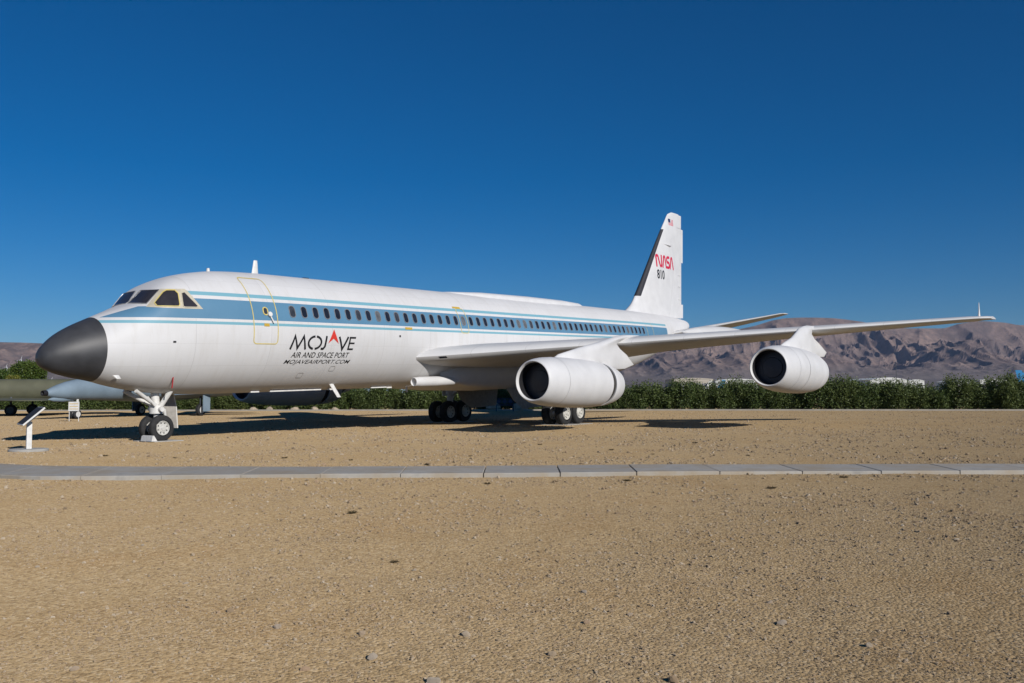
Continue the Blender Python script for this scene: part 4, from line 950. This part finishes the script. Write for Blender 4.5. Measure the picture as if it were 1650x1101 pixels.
def shrub_meshes(seed, ht=2.35, rad=1.25, stems=60, per=190):
    rg = np.random.default_rng(seed); LP = []; LD = []; SV = MB()
    for k in range(stems):
        a = rg.uniform(0, 6.283); r0 = 1.0 * math.sqrt(rg.uniform()); r1 = rad * math.sqrt(rg.uniform()); h = ht * rg.uniform(.55, 1.04) * (1 - .22 * (r1 / rad) ** 2)
        b = np.array([r0 * math.cos(a), r0 * math.sin(a), 0]); a2 = a + rg.normal() * .4; t_ = np.array([r1 * math.cos(a2), r1 * math.sin(a2), h])
        c = np.array([(b[0] + t_[0]) * .5, (b[1] + t_[1]) * .5, h * .55])
        cur = lambda t: (1 - t)[:, None] ** 2 * b + 2 * ((1 - t) * t)[:, None] * c + (t ** 2)[:, None] * t_
        if k % 4 == 0:
            q = cur(np.linspace(0, .85, 4))
            for i in range(3): SV.tube(q[i], q[i + 1], .028 - i * .006, .022 - i * .006, n=5, caps=False)
        t = rg.uniform(.06, 1, per) ** .8; p = cur(t); p += rg.normal(size=p.shape) * (.11 + .06 * t[:, None])
        d = rg.normal(size=p.shape) * .8 + np.array([0, 0, .35]) + (p * np.array([1, 1, 0])) * .35; d /= np.linalg.norm(d, axis=1)[:, None]
        p[:, 2] = np.maximum(p[:, 2], .05); LP.append(p); LD.append(d)
    P = np.vstack(LP); D = np.vstack(LD); n = len(P)
    V, F = leaves(P, D, rg.uniform(.10, .19, n), rg.uniform(.024, .046, n), rg); return V, F, SV
ORD = ('first second third fourth fifth sixth seventh eighth ninth tenth eleventh twelfth thirteenth fourteenth fifteenth sixteenth seventeenth eighteenth nineteenth twentieth twenty-first twenty-second twenty-third twenty-fourth twenty-fifth twenty-sixth twenty-seventh twenty-eighth twenty-ninth thirtieth thirty-first thirty-second thirty-third thirty-fourth thirty-fifth thirty-sixth thirty-seventh thirty-eighth thirty-ninth fortieth').split()
def world_px(p): d = np.array([p[0], p[1], 1.0]) - CAMP; return 825 + FPX * (d @ CR) / (d @ CF)
shr = [None] * 7; lat = -52.0; i = 0; bushes = []
while lat < 46:
    dpt = float(hline(lat)) + random.uniform(-.25, .35); p = cam_pt(lat, dpt); k = i % 7
    if shr[k] is None:
        V, F, SV = shrub_meshes(100 + k, ht=(1.95, 2.3, 2.05, 2.5, 2.15, 1.85, 2.35)[k]); r = shr[k] = bigmesh('hedge_shrub', V, F, M['leaf'])
    else: r = shr[k].copy(); COL.objects.link(r)
    r.location = tuple(p); r.rotation_euler[2] = random.uniform(0, 6.28); sc = random.uniform(.85, 1.04) * (1.08 if lat > 22 else 1.0); r.scale = (sc, sc, sc * random.uniform(.9, 1.12))
    bushes.append((world_px(p), r)); lat += random.uniform(1.15, 1.55); i += 1
zones = ((-400, 250, 'leafy green hedge shrub, %s from the left, left of the nose gear'), (250, 690, 'leafy green hedge shrub under the fuselage, %s right of the nose gear'), (690, 1010, 'leafy green hedge shrub behind the main wheels, %s from the left'), (1010, 1200, 'leafy green hedge shrub under the wing, %s right of the inboard engine'), (1200, 1335, 'leafy green hedge shrub below the outboard engine, %s from the left'), (1335, 2500, 'leafy dark green hedge shrub, %s right of the outboard engine'))
for lo_, hi_, txt in zones:
    for j, (_, r) in enumerate(sorted([b for b in bushes if lo_ <= b[0] < hi_], key=lambda b: b[0])): tag(r, txt % ORD[j], 'shrub', 'shrubs of the hedge')

def tree(name, pos, ht, rx, rz, zc, mat, lab, seed, nclump=150, per=90, lsize=.16, rot=0):
    rg = np.random.default_rng(seed); r = empty(name, tuple(pos), rot); tag(r, lab, 'tree'); mb = MB()
    mb.tube((0, 0, -.1), (.1, .05, ht * .28), .22, .16, n=10); tips = []
    for k in range(9):
        a = k * .7 + rg.uniform(0, .5); e = np.array([math.cos(a) * rx * .55, math.sin(a) * rx * .55, zc + rg.uniform(-.3, .5) * rz]); m = np.array([e[0] * .35, e[1] * .35, ht * .42])
        mb.tube((.1, .05, ht * .24), m, .12, .08, n=7); mb.tube(m, e, .08, .03, n=6)
    mb.build('trunk', M['bark'], r)
    LP = []; LD = []
    for k in range(nclump):
        u = rg.normal(size=3); u /= np.linalg.norm(u); rad = rg.uniform(.35, 1) ** .5; c = u * np.array([rx, rx, rz]) * rad * (1 + .12 * math.sin(5 * math.atan2(u[1], u[0]) + 3 * u[2])); c[2] += zc
        p = c + rg.normal(size=(per, 3)) * np.array([.26, .26, .2]) * rx / 2.2; d = rg.normal(size=(per, 3)) + u * .8; d /= np.linalg.norm(d, axis=1)[:, None]; LP.append(p); LD.append(d)
    P = np.vstack(LP); D = np.vstack(LD); n = len(P); V, F = leaves(P, D, rg.uniform(.6, 1.3, n) * lsize * 1.4, rg.uniform(.25, .5, n) * lsize, rg); bigmesh('crown', V, F, mat, r)
tree('round_tree', pix_depth(44, 92), 5.0, 1.55, 1.35, 3.35, M['tree_leaf'], 'round green tree standing behind the olive jet', 41, 170, 90, .17)
tree('broad_tree', pix_depth(-6, 100), 4.6, 1.9, 1.3, 3.0, M['tree_leaf'], 'broad green tree cut by the left edge of the picture', 42, 170, 90, .17)
tree('small_tree', pix_depth(16, 88), 3.2, .85, .75, 2.35, M['yel_leaf'], 'small yellow-green tree between the two green trees', 43, 70, 70, .14)

# ---- boulders at the hedge
M['boulder'] = pmat('tan_boulder', (.42, .34, .25), .95, var=.25, scale=3, bump=.5, bscale=12)
def rock_mesh(seed, sub=2, rough=.25):
    bm = bmesh.new(); bmesh.ops.create_icosphere(bm, subdivisions=sub, radius=1); rg = np.random.default_rng(seed); pl = rg.normal(size=(7, 3)); pl /= np.linalg.norm(pl, axis=1)[:, None]
    for v in bm.verts:
        c = np.array(v.co)
        for q in pl:
            d = c @ q - .72
            if d > 0: c = c - q * d * .9
        c = c * (1 + rough * (float(fbm(np.array([c[0] * 1.7 + seed]), np.array([c[1] * 1.7 + c[2] * 2.1]), 3, seed)[0]) - .45)); v.co = c
    me = bpy.data.meshes.new('stone'); bm.to_mesh(me); bm.free(); return me
rocks = [rock_mesh(60 + k) for k in range(6)]
for k, (px, sz, wh) in enumerate(((405, .30, 'beside the left edge of the far engine'), (432, .34, 'below the middle of the far engine'), (474, .30, 'below the tail end of the far engine'), (508, .36, 'just behind the far engine'), (541, .26, 'well behind the far engine'), (795, .62, 'left of the blue bench'), (836, .66, 'right of the blue bench'), (322, .28, 'near the fighter wheel door'))):
    me = rocks[k % 6].copy() if k >= 6 else rocks[k]
    if not me.materials: me.materials.append(M['boulder'])
    o = bpy.data.objects.new('boulder', me); COL.objects.link(o); l_ = (px - 825) / FPX * 70; p = cam_pt(l_, float(hline(l_)) - 1.0); o.location = (p[0], p[1], sz * .30); o.scale = (sz * 1.25, sz * .9, sz * .8); o.rotation_euler = (0, 0, k * 1.3)
    tag(o, 'tan boulder at the foot of the hedge ' + wh, 'boulder', 'boulders along the hedge')

# ================================================================== far airfield
M['hangar'] = pmat('pale_hangar_sheet', (.62, .62, .58), .6, var=.06, scale=.05)
M['hangar_tan'] = pmat('tan_building_wall', (.45, .40, .33), .8, var=.08, scale=.05)
M['roofgrey'] = pmat('grey_roof', (.25, .25, .26), .6, var=.1, scale=.05)
def hangar(px0, px1, depth, ht, dp, mat, lab, roof=1.5, ndoor=5):
    a = pix_depth(px0, depth); b = pix_depth(px1, depth); wd = np.linalg.norm(b - a); c = (a + b) / 2; r = empty('hangar', tuple(c), yaw_of(b - a)); tag(r, lab, 'building')
    x = wd / 2; V = [(-x, 0, 0), (x, 0, 0), (x, 0, ht), (-x, 0, ht), (-x, dp, 0), (x, dp, 0), (x, dp, ht), (-x, dp, ht)]
    obj('wall', V, [(0, 1, 2, 3), (1, 5, 6, 2), (5, 4, 7, 6), (4, 0, 3, 7)], mat, r, smooth=False)
    V = []; n = 9
    for y in (-.4, dp + .4):
        for k in range(n): t = k / (n - 1); V.append((-x - .4 + (2 * x + .8) * t, y, ht + .02 + roof * math.sin(math.pi * t)))
    obj('roof', V, [(k, k + 1, n + k + 1, n + k) for k in range(n - 1)] + [tuple(range(n - 1, -1, -1)), tuple(range(n, 2 * n))], mat, r, smooth=False)
    for k in range(ndoor):
        w_ = wd * .8 / ndoor; mb = MB(); mb.box((-wd * .4 + (k + .5) * w_, -.08, ht * .36), (w_ * .86, .14, ht * .72)); mb.build('door', M['roofgrey'], r, auto=30)
hangar(1403, 1462, 520, 8.4, 40, M['hangar'], 'long white hangar with curved roof above the hedge', 1.4)
hangar(1464, 1490, 540, 8.0, 30, M['hangar'], 'short white hangar joined to the right of the long one', .8, 3)
hangar(1545, 1572, 560, 7.6, 30, M['hangar'], 'small white hangar half hidden by the taller shrubs', .8, 3)
hangar(1085, 1150, 760, 13.0, 40, M['hangar_tan'], 'low tan building seen under the wing between the engines', 1.0, 4)
hangar(1155, 1222, 740, 11.6, 40, M['hangar'], 'low white building left of the outboard engine', 1.2, 4)
hangar(1580, 1632, 620, 9.6, 30, M['hangar'], 'pale building at the right edge with a flat roof', .5, 4)
mast = empty('radio_mast', tuple(pix_depth(1445, 480))); tag(mast, 'thin dark mast rising above the white hangar', 'mast')
mb = MB(); mb.tube((0, 0, -.2), (0, 0, 17.5), .22, .12, n=8); mb.build('pole', M['fdark'], mast); mb = MB(); mb.lathe([(0, .3), (.2, .34), (.4, .05)], (0, 0, 17.5), (0, 0, 1), 10); mb.build('lamp', M['roofgrey'], mast)
M['tailblue'] = pmat('bright_blue_tail', (.05, .30, .60), .5, var=.05); M['tailorange'] = pmat('orange_fuselage', (.62, .22, .05), .5, var=.05)
def parked(px, depth, ln, hdg, fm, tm, lab):
    p = pix_depth(px, depth); r = empty('parked_jet', tuple(p), yaw_of(BASE_DIR(math.cos(hdg), math.sin(hdg)))); tag(r, lab, 'jet'); k = ln / 30
    body('fuselage', [(-15 * k, 3.2 * k, .2 * k, .2 * k), (-13 * k, 3.2 * k, 1.3 * k, 1.3 * k), (-10 * k, 3.3 * k, 1.8 * k, 1.8 * k), (6 * k, 3.3 * k, 1.8 * k, 1.8 * k), (12 * k, 3.8 * k, 1.1 * k, 1.0 * k), (15 * k, 4.2 * k, .3 * k, .3 * k)], fm, r, 20)
    obj('tail_fin', [(a * k, s_ * .15 * k, c * k) for s_ in (1, -1) for a, c in ((9, 4.8), (13, 10.5), (15.3, 10.5), (14.2, 4.6))], [(0, 1, 2, 3), (7, 6, 5, 4), (0, 4, 5, 1), (1, 5, 6, 2), (2, 6, 7, 3)], tm, r, smooth=False)
    for sg in (1, -1):
        flatwing('wing', [(-4 * k, sg * 1.2 * k, 2.6 * k), (4 * k, sg * 13 * k, 3.4 * k), (6 * k, sg * 13 * k, 3.4 * k), (4 * k, sg * 1.2 * k, 2.6 * k)], .5 * k, fm, r)
        mb = MB(); mb.tube((1.5 * k, sg * 2.6 * k, 0), (1.5 * k, sg * 2.6 * k, 2.4 * k), .4 * k); mb.build('main_gear', M['fdark'], r)
        mb = MB(); mb.lathe([(-2 * k, .7 * k), (0, .85 * k), (2 * k, .6 * k)], (-2.5 * k, sg * 5 * k, 1.9 * k), (1, 0, 0), 14); mb.build('engine', fm, r)
    mb = MB(); mb.tube((-11 * k, 0, 0), (-11 * k, 0, 2 * k), .35 * k); mb.build('nose_gear', M['fdark'], r)
parked(1702, 420, 33, math.radians(160), M['tailorange'], M['tailblue'], 'far parked jet with bright blue tail and orange body at the right edge')
parked(1120, 560, 26, .4, M['hangar'], M['hangar'], 'small far white jet seen under the wing, leftmost of three')
parked(1137, 590, 28, .2, M['hangar'], M['tailblue'], 'small far white jet with blue tail seen under the wing')
parked(1185, 600, 26, 2.9, M['hangar'], M['hangar'], 'small far white jet just left of the outboard engine')

# ---- wind turbines on the left hills
M['turbine'] = pmat('white_turbine_steel', (.72, .72, .72), .4, var=.03)
def turbine_proto():
    r = empty('wind_turbine'); mb = MB(); mb.tube((0, 0, -6), (0, 0, 55), 2.1, 1.5, n=10); mb.build('tower', M['turbine'], r)
    mb = MB(); mb.box((0, -1, 56), (3.2, 8, 3.4)); mb.build('nacelle', M['turbine'], r, auto=30)
    for k in range(3):
        t = k * 2.094 + .3; d = np.array([math.sin(t), 0, math.cos(t)]); mb = MB(); mb.tube(np.array([0, -5.5, 56]), np.array([0, -5.5, 56]) + d * 8, .9, 1.3, n=6); mb.tube(np.array([0, -5.5, 56]) + d * 8, np.array([0, -5.5, 56]) + d * 26, 1.3, .35, n=6); mb.build('blade', M['turbine'], r)
    return r
tp = turbine_proto(); tfirst = True; turb = []
for k in range(26):
    px = [3, 8, 13, 17, 20, 24, 27, 31, 34, 38, 41, 44, 48, 52, 55, 58, 62, 10, 29, 36, 47, 57, 6, 22, 33, 82][k]; dpt = [3300, 3500, 3900, 3600, 3200, 4300, 3500, 3800, 3400, 4000, 3600, 3900, 4300, 3500, 4100, 4400, 4500, 4200, 3100, 3300, 3700, 3900, 3000, 4000, 4500, 3300][k]
    p = pix_depth(px, dpt); j = np.argmin(((hill_pts[:, :2] - p[:2]) ** 2).sum(1)); r = tp if tfirst else copy_tree(tp); tfirst = False
    r.location = (p[0], p[1], float(hill_pts[j, 2]) - 2); sc = random.uniform(.5, .9); r.scale = (sc, sc, sc); r.rotation_euler[2] = yaw_of(RH) + random.uniform(-.3, .3)
    turb.append((px, r))
for j, (_, r) in enumerate(sorted(turb, key=lambda t: t[0])): tag(r, 'distant white wind turbine on the hills, %s from the left' % ORD[j], 'wind turbine', 'wind turbines on the left hills')

# ================================================================== stones, weeds, gravel
M['stone'] = None
def stone_mat(name, cols):
    m, N, K, P = newmat(name); ge = N.new('ShaderNodeNewGeometry'); oi = N.new('ShaderNodeObjectInfo'); tc = N.new('ShaderNodeTexCoord')
    r = mth(N, K, 'FRACT', mth(N, K, 'ADD', ge.outputs['Random Per Island'], oi.outputs['Random'])); n = len(cols)
    c = ramp(N, K, r, [(i / (n - 1), x) for i, x in enumerate(cols)]); g = noise(N, K, tc.outputs['Object'], 5, 4); c = mix(N, K, mth(N, K, 'MULTIPLY', g, .5), c, (.28, .21, .14)); K.new(c, P.inputs['Base Color']); P.inputs['Roughness'].default_value = .95; P.inputs['Diffuse Roughness'].default_value = .8; P.inputs['Specular IOR Level'].default_value = .2; return m
M['stone'] = stone_mat('field_stone', [(.24, .175, .11), (.34, .25, .16), (.36, .28, .20), (.32, .28, .23), (.42, .35, .26), (.28, .20, .12), (.38, .26, .17)])
srocks = [rock_mesh(90 + k, 2, .7) for k in range(7)]
for me in srocks: me.materials.append(M['stone'])
sp = [(372, 985, .038), (600, 1055, .040), (750, 1018, .038), (447, 1010, .045), (1260, 1003, .045), (890, 1051, .035), (203, 805, .045), (583, 1018, .034), (941, 953, .03), (945, 1000, .032), (668, 917, .028), (1015, 987, .028), (1240, 968, .03), (1085, 1096, .045), (700, 1095, .05), (820, 945, .022), (985, 983, .025), (490, 1075, .032), (300, 940, .024), (160, 1030, .035), (1400, 1040, .035), (1530, 990, .03), (1600, 905, .03), (1340, 905, .025), (1180, 870, .03), (60, 915, .03), (230, 880, .025), (1450, 860, .028), (1070, 845, .028), (120, 1080, .035), (1240, 787, .05), (1540, 776, .05), (1010, 780, .04), (930, 762, .04), (1380, 738, .05), (690, 735, .05)]
stn = []
for k, (px, py, sz) in enumerate(sp):
    sz *= .62
    p = pix_ground(px, py); o = bpy.data.objects.new('stone', srocks[k % 7]); COL.objects.link(o); z = float(gz(p[0], p[1])); o.location = (p[0], p[1], z + sz * .22); o.scale = (sz * random.uniform(1.0, 1.6), sz * random.uniform(.8, 1.1), sz * random.uniform(.55, .85)); o.rotation_euler = (random.uniform(-.2, .2), random.uniform(-.2, .2), random.uniform(0, 6.28))
    stn.append((px, o))
for j, (_, o) in enumerate(sorted(stn, key=lambda t: t[0])): tag(o, 'small pale stone loose on the gravel, %s stone from the left' % ORD[j], 'stone', 'loose stones on the gravel')
# dry weeds
M['weed'] = leaf_mat('dry_weed', (.05, .045, .02), (.10, .08, .035), (.16, .12, .06))
def weed_mesh(seed, n=90):
    rg = np.random.default_rng(seed); a = rg.uniform(0, 6.28, n); r = rg.uniform(0, .05, n); P = np.stack([r * np.cos(a), r * np.sin(a), np.zeros(n)], 1); D = np.stack([np.cos(a) * rg.uniform(.3, 1.2, n), np.sin(a) * rg.uniform(.3, 1.2, n), rg.uniform(.25, 1, n)], 1); D /= np.linalg.norm(D, axis=1)[:, None]
    return leaves(P, D, rg.uniform(.06, .17, n), rg.uniform(.004, .010, n), rg)
wm = []
for k in range(4): V, F = weed_mesh(70 + k); o = bigmesh('dry_weed', V, F, M['weed']); wm.append(o)
wp = [(568, 828), (458, 739), (690, 749), (565, 742), (757, 735), (985, 726), (1052, 733), (870, 717), (1205, 735), (1402, 713), (1447, 729), (1243, 788), (786, 780), (895, 775), (1360, 771), (305, 718), (170, 735), (282, 739), (1120, 715), (636, 905), (940, 700), (1560, 705), (1010, 777), (1635, 760)]
wds = []
for k, (px, py) in enumerate(wp):
    o = wm[k] if k < 4 else wm[k % 4].copy()
    if k >= 4: COL.objects.link(o)
    p = pix_ground(px, py); o.location = (p[0], p[1], float(gz(p[0], p[1]))); sc = random.uniform(.22, .5); o.scale = (sc * 1.3, sc * 1.3, sc * .8); o.rotation_euler[2] = random.uniform(0, 6.28)
    wds.append((px, o))
for j, (_, o) in enumerate(sorted(wds, key=lambda t: t[0])): tag(o, 'low dark tuft of dry weed on the gravel, %s from the left' % ORD[j], 'weed', 'dry weed tufts on the gravel')
# loose gravel
NP = 230000
u = rng.uniform(size=NP); k_ = -.5; dmin, dmax = 3.4, 62.0; dpt = (dmin ** k_ + u * (dmax ** k_ - dmin ** k_)) ** (1 / k_)
px = rng.uniform(-350, 2050, NP); lat_ = (px - 825) / FPX * dpt; gxp = CAMP[0] + RH[0] * lat_ + FH[0] * dpt; gyp = CAMP[1] + RH[1] * lat_ + FH[1] * dpt
clus = fbm(gxp * .55 + 31, gyp * .55 + 17, 3, 77); keep = (~on_path(gxp, gyp, .05)) & (rng.uniform(size=NP) < np.clip((clus - .22) * 3.2, .12, 1))
gxp, gyp, dpt = gxp[keep], gyp[keep], dpt[keep]; n = len(gxp)
sz = np.minimum(dpt, 30) * (.00045 + .00062 * rng.pareto(2.6, n).clip(0, 3.2)); sz = np.clip(sz, .0024, .045)
base = np.array([(1, 0, 0), (-.5, .87, 0), (-.5, -.87, 0), (.3, .5, .9), (.25, -.6, .8), (-.7, .05, .85)]); fidx = np.array([(0, 1, 3), (1, 5, 3), (1, 2, 5), (2, 4, 5), (2, 0, 4), (0, 3, 4), (3, 5, 4)])
an = rng.uniform(0, 6.283, n); ca, sa_ = np.cos(an), np.sin(an); bb = base[None] * (1 + rng.normal(size=(n, 6, 3)) * .22); bb[:, :3, 2] -= .35
bb = bb * sz[:, None, None] * np.stack([rng.uniform(.8, 1.5, n), rng.uniform(.7, 1.1, n), rng.uniform(.5, 1.0, n)], 1)[:, None, :]
xr = bb[:, :, 0] * ca[:, None] - bb[:, :, 1] * sa_[:, None]; yr = bb[:, :, 0] * sa_[:, None] + bb[:, :, 1] * ca[:, None]
PV = np.stack([xr + gxp[:, None], yr + gyp[:, None], bb[:, :, 2] + gz(gxp, gyp)[:, None]], -1).reshape(-1, 3)
PF = (fidx[None] + (np.arange(n) * 6)[:, None, None]).reshape(-1, 3)
M['gravel'] = stone_mat('loose_gravel', [(.17, .125, .08), (.34, .25, .15), (.40, .305, .19), (.37, .275, .17), (.46, .37, .26), (.36, .26, .155), (.54, .46, .35), (.30, .215, .13), (.42, .30, .195)])
tag(bigmesh('gravel', PV, PF, M['gravel']), 'loose sandy gravel scattered over the ground', 'gravel', kind='stuff')

# ================================================================== air
m = bpy.data.materials.new('desert_air'); m.use_nodes = True; N = m.node_tree.nodes; N.clear(); mo = N.new('ShaderNodeOutputMaterial'); vp = N.new('ShaderNodeVolumePrincipled')
vp.inputs['Color'].default_value = (.50, .66, 1.0, 1); vp.inputs['Density'].default_value = 2.3e-5; vp.inputs['Anisotropy'].default_value = .0; m.node_tree.links.new(vp.outputs[0], mo.inputs['Volume'])
mb = MB(); mb.box((CAMP[0], CAMP[1], 345), (40000, 40000, 700)); hz_ = mb.build('haze', m, None, smooth=False, auto=None)
tag(hz_, 'thin clear desert air between the camera and the mountains', 'haze', kind='stuff')
